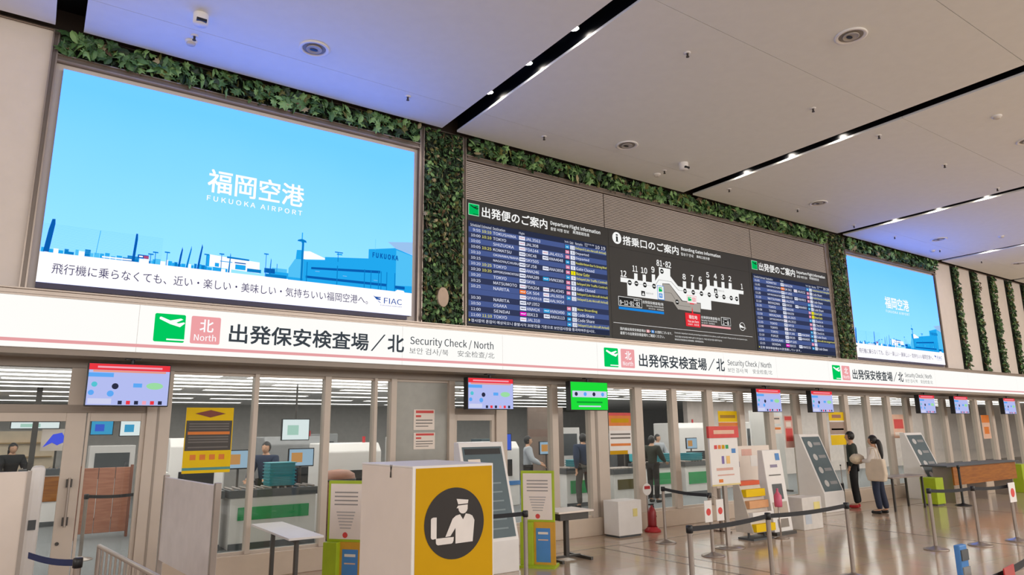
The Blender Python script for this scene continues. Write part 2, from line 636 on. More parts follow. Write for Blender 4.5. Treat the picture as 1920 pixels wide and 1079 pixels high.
sign = thing('security_check_light_box', 'long white backlit fascia with security check lettering and a pink line', 'sign', (-3, YS, 2.765))
c = MB()
c.box(-14, 62, YS + 0.004, YW + 0.015, 2.766, 3.334, M_WHITE)
c.build('casing', sign)
seams = [-6.27, -4.51]
for k in range(7):
    seams += [0.93 + 7.2 * k - 0.0, 4.36 + 7.2 * k, 6.12 + 7.2 * k]
seams = sorted(seams)
xs = [-14.0] + seams + [62.0]
c = MB()
for a, b in zip(xs[:-1], xs[1:]):
    c.rect(a + 0.003, b - 0.003, 2.77, 3.333, YS, G_SIGN)
face = c.build('lit_face', sign)
c = MB()
c.rect(-14, 62, 2.827, 2.865, YS - 0.002, G_LINE)
c.build('pink_line', face)
for k in range(3):
    d = 7.19 * k
    ic = MB()
    round_rect(ic, 1.10 + d, 1.44 + d, 2.908, 3.25, 0.02, YS - 0.002, G_GREEN)
    W_, H_ = 0.34, 0.342
    ic.poly([(1.10 + d + u * W_, 2.908 + v * H_) for u, v in PLANE], YS - 0.004, G_WHITE)
    ic.poly([(1.10 + d + u * W_, 2.908 + v * H_) for u, v in ((.42, .065), (1.0, .065), (1.0, .12), (.42, .12))], YS - 0.004, G_WHITE)
    ic.build('departure_pictogram', face)
    ic = MB()
    round_rect(ic, 1.505 + d, 1.847 + d, 2.908, 3.25, 0.02, YS - 0.002, G_PINK)
    ic.text('北', 1.605 + d, 1.765 + d, 3.055, 3.215, YS - 0.004, G_WHITE, 0.02)
    ic.text('North', 1.548 + d, 1.803 + d, 2.945, 3.03, YS - 0.004, G_WHITE, 0.012)
    ic.build('north_pictogram', face)
    t = MB()
    t.text('出発保安検査場', 1.955 + d, 3.835 + d, 2.942, 3.188, YS - 0.002, G_DARK, 0.022)
    t.poly([(3.868 + d, 2.945), (3.893 + d, 2.945), (4.092 + d, 3.19), (4.067 + d, 3.19)], YS - 0.002, G_DARK)
    t.text('北', 4.125 + d, 4.385 + d, 2.945, 3.20, YS - 0.002, G_DARK, 0.022)
    t.text('Security Check / North', 4.484 + d, 5.945 + d, 3.045, 3.20, YS - 0.002, G_DARK, 0.008)
    t.text('보안 검사/북', 4.472 + d, 5.125 + d, 2.925, 3.03, YS - 0.002, G_SOFT)
    t.text('安全检查/北', 5.288 + d, 5.96 + d, 2.925, 3.03, YS - 0.002, G_SOFT)
    t.build('lettering', face)

# ================================================================== video walls
SKYM = sky_screen_mat('screen_sky', 0.35, 2.66)
V_WHITE = glow('screen_white', '#fdfbff', 1.06)
V_B1 = glow('screen_blue_1', '#0c7fc9')
V_B2 = glow('screen_blue_2', '#22a9f0')
V_B3 = glow('screen_blue_3', '#54c3f8')
V_B4 = glow('screen_blue_4', '#0a5eb0')
V_LAV = glow('screen_lavender', '#9cc4f0')
V_WIRE = glow('screen_wire', '#6fc9f2')
V_RED = glow('screen_red', '#b0507a')
V_INK = glow('screen_ink', '#3f3b63')
V_LOGO = glow('screen_logo', '#2255a8')

YV = 9.405


def scale_about_camera(mb):
    """video wall scaled about the camera and pushed back, set flush in the wall frame"""
    mb.v = [(-0.122 + (x + 0.12) * 4.741 / 4.66, y - 9.25 + YV, 3.545 + (z - 3.515) * 2.665 / 2.62) for x, y, z in mb.v]  # x and z enlarged about the camera position, y moved back
    return mb


vw = thing('video_screen', 'large blue video wall at the left under the ivy strip', 'screen', (-0.12, YV, 3.545), 0, 'video walls with the airport picture')
c = MB()
c.box(-0.12, 4.54, 9.253, 9.30, 3.515, 6.135, M_BODY)
scale_about_camera(c).build('cabinet', vw)
c = MB()
c.box(-0.12, 4.47, 9.252, 9.30, 3.452, 3.512, mat('purple_black_plinth', '#3a3450', 0.4))
scale_about_camera(c).build('plinth', vw)
c = MB()
y = 9.25
c.rect(-0.12, 4.54, 3.515, 6.135, y, SKYM)
disp = scale_about_camera(c).build('display', vw)
c = MB()
y -= 0.002
# picture on the screen: fence posts and wires, far town, light masts, terminal
for k in range(20):
    z = 4.20 - k * 0.0155
    c.rect(-0.115, 1.12, z, z + 0.0022, y, V_WIRE)
for a in ((0.42, 3.9, 0.445, 4.2),):
    c.poly([(a[0], a[1]), (a[0] + 0.006, a[1]), (a[2] + 0.006, a[3]), (a[2], a[3])], y, V_B2)
rr = random.Random(3)
x = -0.11
while x < 1.9:
    wd = rr.uniform(0.02, 0.06)
    c.rect(x, x + wd, 3.868, 3.90 + rr.uniform(0, 0.05) * (1.2 if 0.2 < x < 0.5 else 0.8), y, rr.choice([V_B1, V_B2, V_B2, V_B3, V_WHITE]))
    x += wd * rr.uniform(0.8, 1.3)
c.rect(0.49, 0.80, 3.878, 3.895, y - .001, V_WHITE)
c.rect(0.86, 0.98, 3.92, 3.966, y - .001, V_B4)
c.rect(0.925, 0.98, 3.925, 3.958, y - .002, V_RED)
c.rect(0.875, 0.915, 3.935, 3.952, y - .002, V_WHITE)
c.poly([(-0.09, 3.872), (-0.035, 3.872), (-0.005, 4.21), (-0.01, 4.268), (-0.04, 4.264), (-0.062, 4.142)], y - .002, V_B4)
c.poly([(0.80, 3.872), (0.83, 3.872), (0.845, 4.155), (0.84, 4.222), (0.82, 4.22)], y - .002, V_B4)
c.poly([(1.31, 3.868), (1.333, 3.868), (1.354, 4.09), (1.345, 4.128), (1.325, 4.02)], y - .002, V_B4)
c.poly([(1.40, 3.868), (1.422, 3.868), (1.454, 4.11), (1.45, 4.159), (1.425, 4.03)], y - .002, V_B1)
c.poly([(1.53, 3.868), (1.555, 3.868), (1.583, 4.158), (1.572, 4.20), (1.55, 4.05)], y - .002, V_B4)
for mx_, zt in ((1.05, 4.02), (1.18, 4.038), (1.635, 4.073), (1.815, 4.104), (2.375, 4.181), (1.0, 3.99)):
    c.rect(mx_ - 0.004, mx_ + 0.004, 3.868, zt, y - .003, V_B1)
    c.rect(mx_ - 0.03, mx_ + 0.03, zt - 0.012, zt + 0.004, y - .003, V_B1)
for px_ in (1.915, 2.435):
    c.poly([(px_ - 0.012, 3.866), (px_ + 0.008, 3.866), (px_ + 0.012, 4.10), (px_ + 0.004, 4.13)], y - .003, V_B1)
c.rect(1.635, 1.675, 3.916, 4.068, y - .002, V_B2)
c.poly([(1.672, 3.92), (2.30, 3.9), (2.295, 4.049), (2.0, 4.06), (1.672, 4.077)], y - .002, V_WHITE)
c.poly([(1.88, 4.055), (2.16, 4.05), (2.16, 4.072), (1.88, 4.08)], y - .003, V_B1)
c.rect(1.80, 1.95, 4.0, 4.01, y - .003, V_B2); c.rect(1.98, 2.12, 4.0, 4.015, y - .003, V_B4)
c.rect(1.74, 1.79, 3.925, 3.975, y - .003, V_B2); c.rect(1.99, 2.12, 3.92, 3.985, y - .003, V_B2); c.rect(2.14, 2.32, 3.905, 3.95, y - .003, V_B1)
c.rect(2.36, 2.50, 3.92, 3.985, y - .003, V_B4)
c.rect(2.42, 2.70, 3.868, 3.95, y - .002, V_B2); c.rect(2.46, 2.66, 3.95, 4.0, y - .002, V_B3); c.rect(2.52, 2.528, 3.95, 4.06, y - .002, V_B1)
c.rect(2.38, 2.66, 3.866, 3.91, y - .003, V_B1)
c.poly([(2.68, 3.862), (4.54, 3.862), (4.54, 4.45), (4.25, 4.527), (3.83, 4.45), (3.83, 4.31), (3.18, 4.245), (3.18, 4.20), (2.90, 4.169), (2.85, 4.30), (2.78, 4.292), (2.76, 4.018), (2.68, 4.014)], y - .002, V_B2)
c.poly([(2.86, 4.171), (3.18, 4.207), (3.18, 4.225), (2.96, 4.298), (2.86, 4.286)], y - .003, V_WHITE)
c.poly([(3.83, 4.30), (4.27, 4.33), (4.27, 4.52), (3.83, 4.452)], y - .003, V_B2)
c.poly([(2.68, 3.9), (2.88, 3.9), (2.88, 4.17), (2.76, 4.16), (2.68, 4.02)], y - .0025, V_B3)
c.poly([(4.27, 3.95), (4.54, 3.97), (4.54, 4.44), (4.27, 4.5)], y - .003, V_B3)
c.poly([(4.13, 4.605), (4.54, 4.66), (4.54, 4.455), (4.26, 4.52)], y - .004, V_LAV)
c.poly([(2.99, 4.045), (4.02, 4.108), (4.02, 4.148), (2.99, 4.075)], y - .004, V_B4)
c.poly([(2.92, 3.913), (4.13, 3.921), (4.13, 3.961), (2.92, 3.946)], y - .004, V_B4)
c.poly([(4.25, 3.905), (4.42, 3.905), (4.42, 3.95), (4.25, 3.95)], y - .004, V_B4)
for px_ in (2.925, 3.36, 3.77, 3.87, 3.99, 4.03, 4.12, 4.25):
    c.rect(px_, px_ + 0.012, 3.862, 4.14, y - .005, V_B1)
for px_, zz in ((3.05, 4.02), (3.45, 4.0), (3.92, 3.99)):
    c.rect(px_, px_ + 0.06, zz, zz + 0.006, y - .005, V_LAV)
c.rect(2.838, 2.852, 4.4, 4.55, y - .003, V_B2)
c.rect(2.845, 2.875, 3.868, 4.45, y - .005, V_B1)
c.poly([(2.78, 4.42), (2.91, 4.41), (2.90, 4.44), (2.86, 4.455), (2.83, 4.455), (2.79, 4.44)], y - .005, V_B1)
c.rect(3.32, 3.44, 4.33, 4.345, y - .004, V_B1); c.rect(3.35, 3.43, 4.30, 4.32, y - .004, V_B2); c.rect(3.365, 3.375, 4.2, 4.33, y - .004, V_B1)
c.rect(3.93, 3.934, 4.45, 4.62, y - .004, V_B3)
c.rect(-0.12, 4.54, 3.515, 3.868, y - .001, V_WHITE)
c.poly([(4.26, 3.862), (4.42, 3.862), (4.40, 3.885), (4.30, 3.89)], y - .006, V_WHITE)
scale_about_camera(c).build('airport_picture', disp)
t = MB()
y = 9.243
t.text('福岡空港', 1.575, 2.84, 4.908, 5.232, y, V_WHITE, 0.018)
t.text('F U K U O K A   A I R P O R T', 1.58, 2.825, 4.791, 4.861, y, V_WHITE, 0.018)
t.text('F U K U O K A', 3.89, 4.305, 4.335, 4.415, y, V_B4, 0.05)
T1 = '飛行機に乗らなくても、近い・楽しい・美味しい・気持ちいい福岡空港へ。'
t.text(T1, 0.015, 3.84, 3.625, 3.75, y, V_INK)
t.text('FIAC', 4.09, 4.38, 3.664, 3.75, y, V_LOGO, 0.008)
t.text('FUKUOKA AIRPORT', 4.035, 4.38, 3.628, 3.643, y, V_LOGO)
t.poly([(3.92, 3.765), (3.955, 3.753), (4.045, 3.752), (4.03, 3.737), (3.985, 3.735), (4.04, 3.725), (4.03, 3.708), (3.975, 3.712)], y, V_LOGO)
t.poly([(3.985, 3.70), (4.01, 3.692), (4.05, 3.664), (4.03, 3.668)], y, V_LOGO)
scale_about_camera(t).build('lettering', disp)
dup(vw, (17.085, YV, 3.545), 'smaller-looking blue video wall near the striped plant wall, right of the departure boards')

# ================================================================== flight boards
F_NAVY = glow('screen_navy', '#2a3048')
F_BAND1 = glow('screen_band_light', '#4a5b90')
F_BAND2 = glow('screen_band_dark', '#333a58')
F_TXT = glow('screen_text', '#e9ecfb')
F_YEL = glow('screen_yellow', '#efe86a')
F_SKY = glow('screen_skyblue', '#2f9fd8')
F_PNK = glow('screen_pink', '#e58aa6')
F_WHT = glow('screen_tile', '#e8ecfa')
F_HOT = glow('screen_hot_yellow', '#f4e800')
F_MAG = glow('screen_magenta', '#e815c0')
F_ORG = glow('screen_orange', '#f47a2a')
F_LRED = glow('screen_red_mark', '#d08a90')
F_DBL = glow('screen_dark_mark', '#3f4560')
B_LIT = glow('board_lettering', '#f6f6f4')
B_GRY = glow('board_grey', '#b1aaa2', 0.9)
B_INK = glow('board_ink', '#2e2d2c', 0.9)
B_BLU = glow('board_blue', '#1f86dc')
B_GRN = glow('board_green', '#00b65a')
B_RED = glow('board_red', '#e8323c')
B_PNK = glow('board_pink', '#f2a8ad')
B_LIN = glow('board_line', '#8f8f8f')

YF = 9.40


def logo(mb, x0, x1, z0, z1, y, code):
    m = {'GK': F_ORG, 'IBX': F_MAG, 'HVN': F_SKY}.get(code, F_WHT)
    mb.rect(x0, x1, z0, z1, y, m)
    w_, h_ = x1 - x0, z1 - z0
    k = F_LRED if code in ('JAL', 'FDA', 'QFA') else (F_WHT if code in ('GK', 'IBX', 'HVN') else F_DBL)
    mb.rect(x0 + w_ * .12, x0 + w_ * .62, z0 + h_ * .42, z0 + h_ * .62, y - .001, k)
    mb.poly([(x0 + w_ * .6, z0 + h_ * .4), (x0 + w_ * .8, z0 + h_ * .4), (x0 + w_ * .92, z0 + h_ * .72), (x0 + w_ * .78, z0 + h_ * .7)], y - .001, k)


def flight_board(dx, label, rows, ticker, remarks):
    b = thing('flight_information_board', label, 'departure board', (5.58 + dx, YF, 3.44), 0, 'departure flight boards')
    c = MB()
    c.box(5.58 + dx if dx == 0 else 12.985, 8.745 if dx == 0 else 16.11, YF, YW + 0.018, 3.442, 5.60, M_BOARD)
    bp = c.build('backing_panel', b)
    c = MB()
    c.box(5.60 + dx, 8.685 + dx, YF - 0.012, YF, 3.495, 5.25, M_BODY)
    c.build('bezel', b)
    c = MB()
    y = YF - 0.014
    c.rect(5.617 + dx, 8.668 + dx, 3.515, 5.235, y, F_NAVY)
    for i in range(16):
        z = 5.088 - 0.0953 * i
        grp = i if i < 11 else (10 if i == 11 else i - 1)
        mm = F_BAND1 if grp % 2 == 0 else F_BAND2
        if dx:
            mm = F_BAND1 if i % 2 == 0 else F_BAND2
        for xa, xb in ((5.625, 6.632), (6.64, 7.645), (7.653, 8.662)):
            c.rect(xa + dx, xb + dx, z - 0.046, z + 0.046, y - .001, mm)
    scr = c.build('screen', b)
    t = MB()
    y -= .002
    for s_, xa, xb in (('Scheduled', 5.658, 5.855), ('Estimated', 5.878, 6.07), ('Destination', 6.102, 6.351), ('Flight', 6.643, 6.76), ('Security', 7.655, 7.75), ('Gate', 7.775, 7.86), ('Remarks', 7.905, 8.08)):
        t.text(s_, xa + dx, xb + dx, 5.145, 5.195, y, F_TXT)
    t.text('10 19', 8.392 + dx, 8.638 + dx, 5.140, 5.205, y, F_TXT, 0.01)
    t.text('2019-01-08', 8.13 + dx, 8.36 + dx, 5.185, 5.21, y, F_TXT)
    t.text('Tue', 8.13 + dx, 8.20 + dx, 5.15, 5.175, y, F_TXT)
    for i, (tm, est, dst, fl, fl2) in enumerate(rows):
        z = 5.088 - 0.0953 * i
        if tm:
            t.text(tm, (5.672 if len(tm) == 5 else 5.708) + dx, 5.853 + dx, z - 0.024, z + 0.024, y, F_TXT, 0.012)
        if est:
            t.text(est, 5.886 + dx, 6.07 + dx, z - 0.024, z + 0.024, y, F_YEL, 0.012)
        if dst:
            wd = min(0.053 * len(dst), 0.52)
            t.text(dst, 6.105 + dx, 6.105 + wd + dx, z - 0.026, z + 0.026, y, F_TXT, 0.012)
        for f_, xl in ((fl, 6.64), (fl2, 7.143)):
            if not f_:
                continue
            code = f_.split(' ')[0][:3].strip('0123456789')
            logo(t, xl + dx, xl + 0.13 + dx, z - 0.034, z + 0.034, y, code)
            t.text(f_, xl + 0.142 + dx, xl + 0.142 + 0.0455 * len(f_) + dx, z - 0.027, z + 0.027, y, F_TXT, 0.012)
    for i, r in enumerate(remarks):
        if not r:
            continue
        z = 5.078 - 0.0953 * i
        side, gate, txt, hot = r
        t.rect(7.667 + dx, 7.757 + dx, z - 0.031, z + 0.031, y, F_SKY if side == 'S' else F_PNK)
        t.rect(7.69 + dx, 7.735 + dx, z - 0.008, z + 0.006, y - .001, F_TXT)
        if gate:
            t.rect(7.784 + dx, 7.888 + dx, z - 0.037, z + 0.037, y, F_HOT if hot == 2 else F_WHT)
            wd = 0.03 * len(gate)
            t.text(gate, 7.836 - wd / 2 - 0.005 + dx, 7.836 + wd / 2 + 0.005 + dx, z - 0.024, z + 0.024, y - .001, F_DBL, 0.01)
        if txt:
            wd = min(0.0395 * len(txt), 0.745)
            t.text(txt, 7.908 + dx, 7.908 + wd + dx, z - 0.03, z + 0.03, y, F_YEL if hot else F_TXT, 0.012)
    t.poly([(5.631 + dx, 3.543), (5.66 + dx, 3.567), (5.631 + dx, 3.591)], y, F_YEL)
    t.text(ticker, 5.673 + dx, (8.308 if dx == 0 else 7.2) + dx, 3.537, 3.593, y, F_TXT, 0.006)
    t.build('screen_text', scr)
    t = MB()
    y = YF - 0.003
    t.rect(5.629 + dx, 5.837 + dx, 5.338, 5.543, y, glow('icon_edge', '#b9e8cc'))
    plane_icon(t, 5.637 + dx, 5.829 + dx, 5.346, 5.535, y - .001, B_GRN, glow('icon_plane', '#12402a'))
    t.build('departure_pictogram', bp)
    t = MB()
    t.text('出発便のご案内', 5.89 + dx, 7.278 + dx, 5.340, 5.528, y, B_LIT, 0.02)
    t.text('Departure Flight Information', 7.35 + dx, 8.542 + dx, 5.425, 5.52, y, B_LIT, 0.016)
    t.text('출발 비행 정보', 7.347 + dx, 7.778 + dx, 5.34, 5.402, y, B_LIT, 0.006)
    t.text('离港航班信息', 7.866 + dx, 8.267 + dx, 5.355, 5.42, y, B_LIT, 0.006)
    t.build('header_lettering', bp)
    return b


ROWS1 = [('9:55', '10:10', 'TOKUSHIMA', 'JAL3563', ''), ('10:00', '10:10', 'TOKYO', 'JAL308', ''), ('10:05', '', 'SHIZUOKA', 'FDA144', 'JAL4315'), ('10:05', '10:25', 'KOMATSU', 'ORC48', 'ANA4648'), ('10:10', '', 'OKINAWA/NAHA', 'SKY505', ''), ('10:15', '', 'NAGOYA/CHUBU', 'SFJ58', 'ANA3858'), ('10:20', '10:25', 'TOKYO', 'ANA246', ''), ('10:20', '10:35', 'SAPPORO/SHINCHITOSE', 'ANA289', 'HVN3369'), ('10:20', '', 'TOKYO', 'SKY6', ''), ('10:25', '', 'MATSUMOTO', 'FDA204', 'JAL4345'), ('10:25', '', 'NARITA', 'GK 504', 'JAL6034'), ('', '', '', 'QFA5918', 'AAL9054'), ('10:30', '', 'NARITA', 'APJ352', ''), ('10:50', '', 'OSAKA', 'ANA424', 'HVN3490'), ('11:00', '', 'SENDAI', 'IBX13', 'ANA3113'), ('11:00', '11:10', 'TOKYO', 'JAL310', '')]
LA = 'Delayed (Late Aircraft Arrival)'
AT = 'Delayed (Air Traffic Control)'
SW = 'Possible Return Due To Strong Wind'
REM1 = [('S', '11', LA, 1), ('N', '8', 'Departed', 0), ('N', '5', 'Departed', 0), ('S', '81', SW, 1), ('N', '1', 'Gate Closed', 0), ('N', '1', 'New Gate', 2), ('S', '9', AT, 1), ('N', '6', AT, 1), ('N', '4', 'Gate Closed', 0), ('N', '3', LA, 1), ('S', '12', LA, 1), None, ('N', '2', 'Now Boarding', 1), ('S', '81', 'Code Share', 0), ('S', '82', 'Code Share', 0), ('S', '10', LA, 1)]
flight_board(0, 'nearer black departure board, right beside the wide leafy column', ROWS1, '정사장의 혼잡이 예상되오니 출발시각 30분전을 기준으로 보안검사장을 통과하여주십시오.', REM1)
ROWS2 = [('11:05', '', 'KOMATSU', 'ANA1234', ''), ('11:05', '', 'NAGOYA/CHUBU', 'GK 562', 'JAL6212'), ('11:15', '', 'SAPPORO/SHINCHITOSE', 'APJ455', ''), ('11:20', '', 'SAPPORO/SHINCHITOSE', 'IBX113', 'ANA4811'), ('11:20', '', 'MATSUYAMA', 'JAL3595', ''), ('11:20', '', 'MIYAZAKI', 'ORC63', 'ANA4663'), ('11:25', '', 'TOKYO', 'ANA248', ''), ('11:50', '', 'TOKYO', 'ANA250', ''), ('11:50', '', 'MIYAZAKI', 'JAL3625', ''), ('11:55', '', 'SAPPORO/SHINCHITOSE', 'JAL3513', ''), ('11:55', '', 'TOKYO', 'SKY18', ''), ('12:00', '', 'TOKYO', 'JAL312', ''), ('12:00', '', 'TOKYO', 'SFJ44', 'ANA3844'), ('12:10', '', 'FUKUE', 'ORC95', 'ANA4695'), ('12:15', '', 'ISHIGAKI', 'APJ285', ''), ('12:15', '', 'SENDAI', 'IBX15', 'ANA3115')]
ROWS2[3] = ('11:20', '', 'SAPPORO/SHINCHITOSE', 'ABB113', 'ANA4811')
REM2 = [('S', '12', SW, 1), ('N', '8', 'Code Share', 0), ('N', '5', SW, 1), ('N', '3', 'Code Share', 0), ('S', '10', 'Check in', 0), ('S', '81', 'Code Share', 0), ('N', '1', 'New Gate', 2), ('N', '5', 'New Gate', 2), ('S', '9', 'Check in', 0), ('N', '6', 'Check in', 0), ('N', '4', 'Check in', 0), ('S', '11', 'Check in', 0), ('S', '10', 'Code Share', 0), ('S', '81', 'Aircraft Arrangement', 1), ('N', '3', '', 0), ('S', '82', 'Code Share', 0)]
flight_board(7.468, 'farther black departure board with green plane icon, right of the gate map', ROWS2, '正常 保安検査場は大変混雑してい ます。', REM2)

# gate map board
b = thing('gate_map_board', 'black boarding gate map board between the two departure boards', 'map board', (8.75, YF, 3.44))
c = MB()
c.box(8.75, 12.98, YF, YW + 0.018, 3.442, 5.60, M_BOARD)
bp = c.build('backing_panel', b)
t = MB()
y = YF - 0.003
t.disc(8.968, 5.44, 0.118, y, B_LIT)
t.text('i', 8.938, 8.998, 5.365, 5.515, y - .001, B_INK, 0.03)
t.rect(8.94, 8.97, 5.44, 5.452, y - .001, B_INK)
t.rect(8.935, 9.003, 5.365, 5.378, y - .001, B_INK)
t.build('information_pictogram', bp)
t = MB()
t.text('搭乗口のご案内', 9.122, 10.695, 5.330, 5.515, y, B_LIT, 0.02)
t.text('Boarding Gates Information', 10.778, 12.027, 5.43, 5.525, y, B_LIT, 0.016)
t.text('탑승구 안내', 10.768, 11.138, 5.338, 5.405, y, B_LIT, 0.006)
t.text('乘机口显示屏', 11.243, 11.66, 5.348, 5.378 + 0.03, y, B_LIT, 0.006)
t.rect(8.75, 12.98, 5.247, 5.250, y, B_INK)
t.build('header_lettering', bp)
m = MB()
# left concourse
m.poly([(9.016, 4.669), (9.376, 4.667), (9.384, 4.792), (9.475, 4.791), (9.468, 4.661), (9.608, 4.660), (9.613, 4.793), (9.70, 4.794), (9.697, 4.660), (9.862, 4.663), (9.868, 4.828), (9.962, 4.830), (9.955, 4.70), (10.078, 4.84), (10.083, 5.0), (10.41, 5.0), (10.40, 4.85), (10.61, 4.67), (10.755, 4.655), (10.765, 4.791), (10.865, 4.792), (10.855, 4.651), (11.005, 4.65), (11.015, 4.79), (11.112, 4.79), (11.104, 4.657), (11.256, 4.656), (11.268, 4.787), (11.36, 4.787), (11.353, 4.657), (11.406, 4.661), (11.506, 4.772), (11.513, 4.916), (11.604, 4.916), (11.604, 4.788), (11.737, 4.787), (11.746, 4.912), (11.846, 4.915), (11.848, 4.783), (11.985, 4.784), (11.993, 4.914), (12.093, 4.915), (12.085, 4.784), (12.22, 4.785), (12.235, 4.921), (12.336, 4.922), (12.33, 4.787), (12.727, 4.79), (12.717, 4.71), (12.551, 4.708), (12.54, 4.461), (11.608, 4.459), (11.598, 4.258), (11.268, 4.256), (11.274, 4.378), (10.72, 4.376), (10.362, 4.69), (10.155, 4.674), (10.168, 4.33), (9.178, 4.324), (9.183, 4.58), (9.013, 4.578)], y, B_LIT)
m.poly([(10.165, 4.666), (10.364, 4.676), (10.70, 4.36), (11.264, 4.365), (11.245, 4.176), (10.57, 4.182), (10.437, 4.32), (10.173, 4.327)], y, B_GRY)
for x_, z_ in ((9.251, 4.587), (9.43, 4.589), (9.659, 4.587), (9.915, 4.588), (10.161, 4.923), (10.555, 4.331), (10.812, 4.584), (11.062, 4.584), (11.315, 4.583), (11.561, 4.584), (11.80, 4.583), (12.036, 4.583), (12.28, 4.584), (12.465, 4.584)):
    m.disc(x_, z_, 0.052, y - .002, B_INK, 18)
    m.rect(x_ - 0.032, x_ + 0.032, z_ - 0.008, z_ + 0.012, y - .003, B_LIT)
for a, bb in (((9.25, 4.584), (9.92, 4.588)), ((10.81, 4.582), (12.46, 4.585))):
    m.rect(a[0], bb[0], a[1], bb[1], y - .001, B_LIN)
for p in ([(9.95, 4.62), (10.06, 4.74), (10.42, 4.74), (10.62, 4.585), (10.81, 4.585), (10.81, 4.58), (10.615, 4.58), (10.415, 4.735), (10.065, 4.735), (9.955, 4.615)], [(10.19, 4.50), (10.40, 4.50), (10.55, 4.33), (10.60, 4.27), (10.95, 4.27), (10.95, 4.265), (10.595, 4.265), (10.545, 4.325), (10.395, 4.495), (10.19, 4.495)]):
    m.poly(p, y - .001, B_INK)
for x_ in (9.55, 11.73):
    z_ = 4.36 if x_ < 10 else 4.64
    m.rect(x_, x_ + 0.10, z_, z_ + 0.10, y - .002, B_INK)
    m.poly([(x_ + .015, z_ + .015), (x_ + .085, z_ + .015), (x_ + .05, z_ + .075)], y - .003, B_LIT)
    m.text('到着待合室', x_ + 0.12, x_ + 0.33, z_ + 0.05, z_ + 0.085, y - .002, B_LIN)
# south and north screening points
m.rect(10.0, 10.19, 4.33, 4.62, y - .002, B_BLU)
m.rect(10.012, 10.178, 4.342, 4.608, y - .003, B_LIT)
plane_icon(m, 10.04, 10.138, 4.49, 4.585, y - .004, B_GRN, B_LIT)
m.rect(10.04, 10.138, 4.372, 4.462, y - .004, B_BLU)
m.text('南', 10.055, 10.123, 4.39, 4.448, y - .005, B_LIT)
m.rect(10.855, 11.148, 4.346, 4.51, y - .002, B_PNK)
m.rect(10.866, 11.137, 4.358, 4.498, y - .003, B_LIT)
plane_icon(m, 10.885, 10.99, 4.385, 4.475, y - .004, B_GRN, B_LIT)
m.rect(11.015, 11.115, 4.385, 4.475, y - .004, B_PNK)
m.text('北', 11.035, 11.095, 4.40, 4.46, y - .005, B_LIT)
m.rect(10.93, 11.06, 4.325, 4.345, y - .003, B_RED)
m.poly([(10.996, 4.29), (11.02, 4.13), (10.97, 4.13)], y - .003, B_RED)
m.poly([(10.77, 4.133), (11.232, 4.134), (11.205, 3.853), (10.777, 3.857)], y - .003, B_RED)
m.text('現在地', 10.875, 11.13, 4.015, 4.095, y - .004, B_LIT, 0.015)
m.text('You are here', 10.835, 11.17, 3.94, 3.995, y - .004, B_LIT, 0.008)
m.text('현재위치　目前位置', 10.84, 11.165, 3.882, 3.92, y - .004, B_LIT)
tm = m.build('terminal_map', bp)
t = MB()
for s_, xa, xb, za, zb in (('12', 9.022, 9.176, 4.685, 4.81), ('11', 9.345, 9.481, 4.822, 4.945), ('10', 9.575, 9.745, 4.818, 4.94), ('9', 9.866, 9.955, 4.865, 4.99), ('81･82', 10.022, 10.44, 5.022, 5.15), ('8', 10.765, 10.862, 4.83, 4.95), ('7', 11.018, 11.11, 4.83, 4.95), ('6', 11.262, 11.355, 4.835, 4.95), ('5', 11.508, 11.604, 4.96, 5.075), ('4', 11.755, 11.85, 4.955, 5.072), ('3', 11.996, 12.09, 4.965, 5.085), ('2', 12.244, 12.333, 4.96, 5.077), ('1', 12.65, 12.712, 4.825, 4.948)):
    t.text(s_, xa, xb, za, zb, y, B_LIT, 0.028)
t.rect(8.936, 9.552, 4.112, 4.293, y, B_LIT)
t.rect(8.945, 9.543, 4.121, 4.284, y - .001, B_INK)
t.text('9−12･81･82', 8.966, 9.50, 4.135, 4.222, y - .002, B_LIT, 0.016)
t.text('搭乗口', 9.33, 9.50, 4.238, 4.272, y - .002, B_LIT)
t.rect(8.937, 10.156, 4.043, 4.092, y, B_BLU)
t.text('出発保安検査場/南', 9.575, 10.15, 4.205, 4.272, y, B_LIT, 0.008)
t.text('Security Check/South', 9.675, 10.15, 4.152, 4.198, y, B_LIT, 0.006)
t.text('보안 검사/남　安全检查/南', 9.73, 10.15, 4.107, 4.142, y, B_LIT)
t.text('出発保安検査場/北', 11.258, 11.858, 4.045, 4.112, y, B_LIT, 0.008)
t.text('Security Check/North', 11.256, 11.746, 3.992, 4.038, y, B_LIT, 0.006)
t.text('보안 검사/북　安全检查/北', 11.255, 11.68, 3.946, 3.982, y, B_LIT)
t.rect(11.892, 12.196, 3.958, 4.134, y, B_LIT)
t.rect(11.901, 12.187, 3.967, 4.125, y - .001, B_INK)
t.text('1−8', 11.935, 12.14, 3.978, 4.062, y - .002, B_LIT, 0.016)
t.text('搭乗口', 11.95, 12.13, 4.078, 4.11, y - .002, B_LIT)
t.rect(11.248, 12.186, 3.888, 3.93, y, B_PNK)
t.rect(8.783, 12.912, 3.772, 3.779, y, B_LIT)
t.text('国内線出発保安検査場は', 8.95, 9.62, 3.645, 3.70, y, B_LIT, 0.004)
t.rect(9.64, 9.72, 3.645, 3.70, y, B_PNK); t.text('北', 9.655, 9.705, 3.65, 3.695, y - .001, B_LIT)
t.text('･', 9.735, 9.755, 3.665, 3.685, y, B_LIT)
t.rect(9.77, 9.85, 3.645, 3.70, y, B_BLU); t.text('南', 9.785, 9.835, 3.65, 3.695, y - .001, B_LIT)
t.text('の2箇所ございます。', 9.87, 10.35, 3.645, 3.70, y, B_LIT, 0.004)
t.text('最寄りの出発保安検査場をご確認ください。', 8.946, 10.13, 3.56, 3.62, y, B_LIT, 0.004)
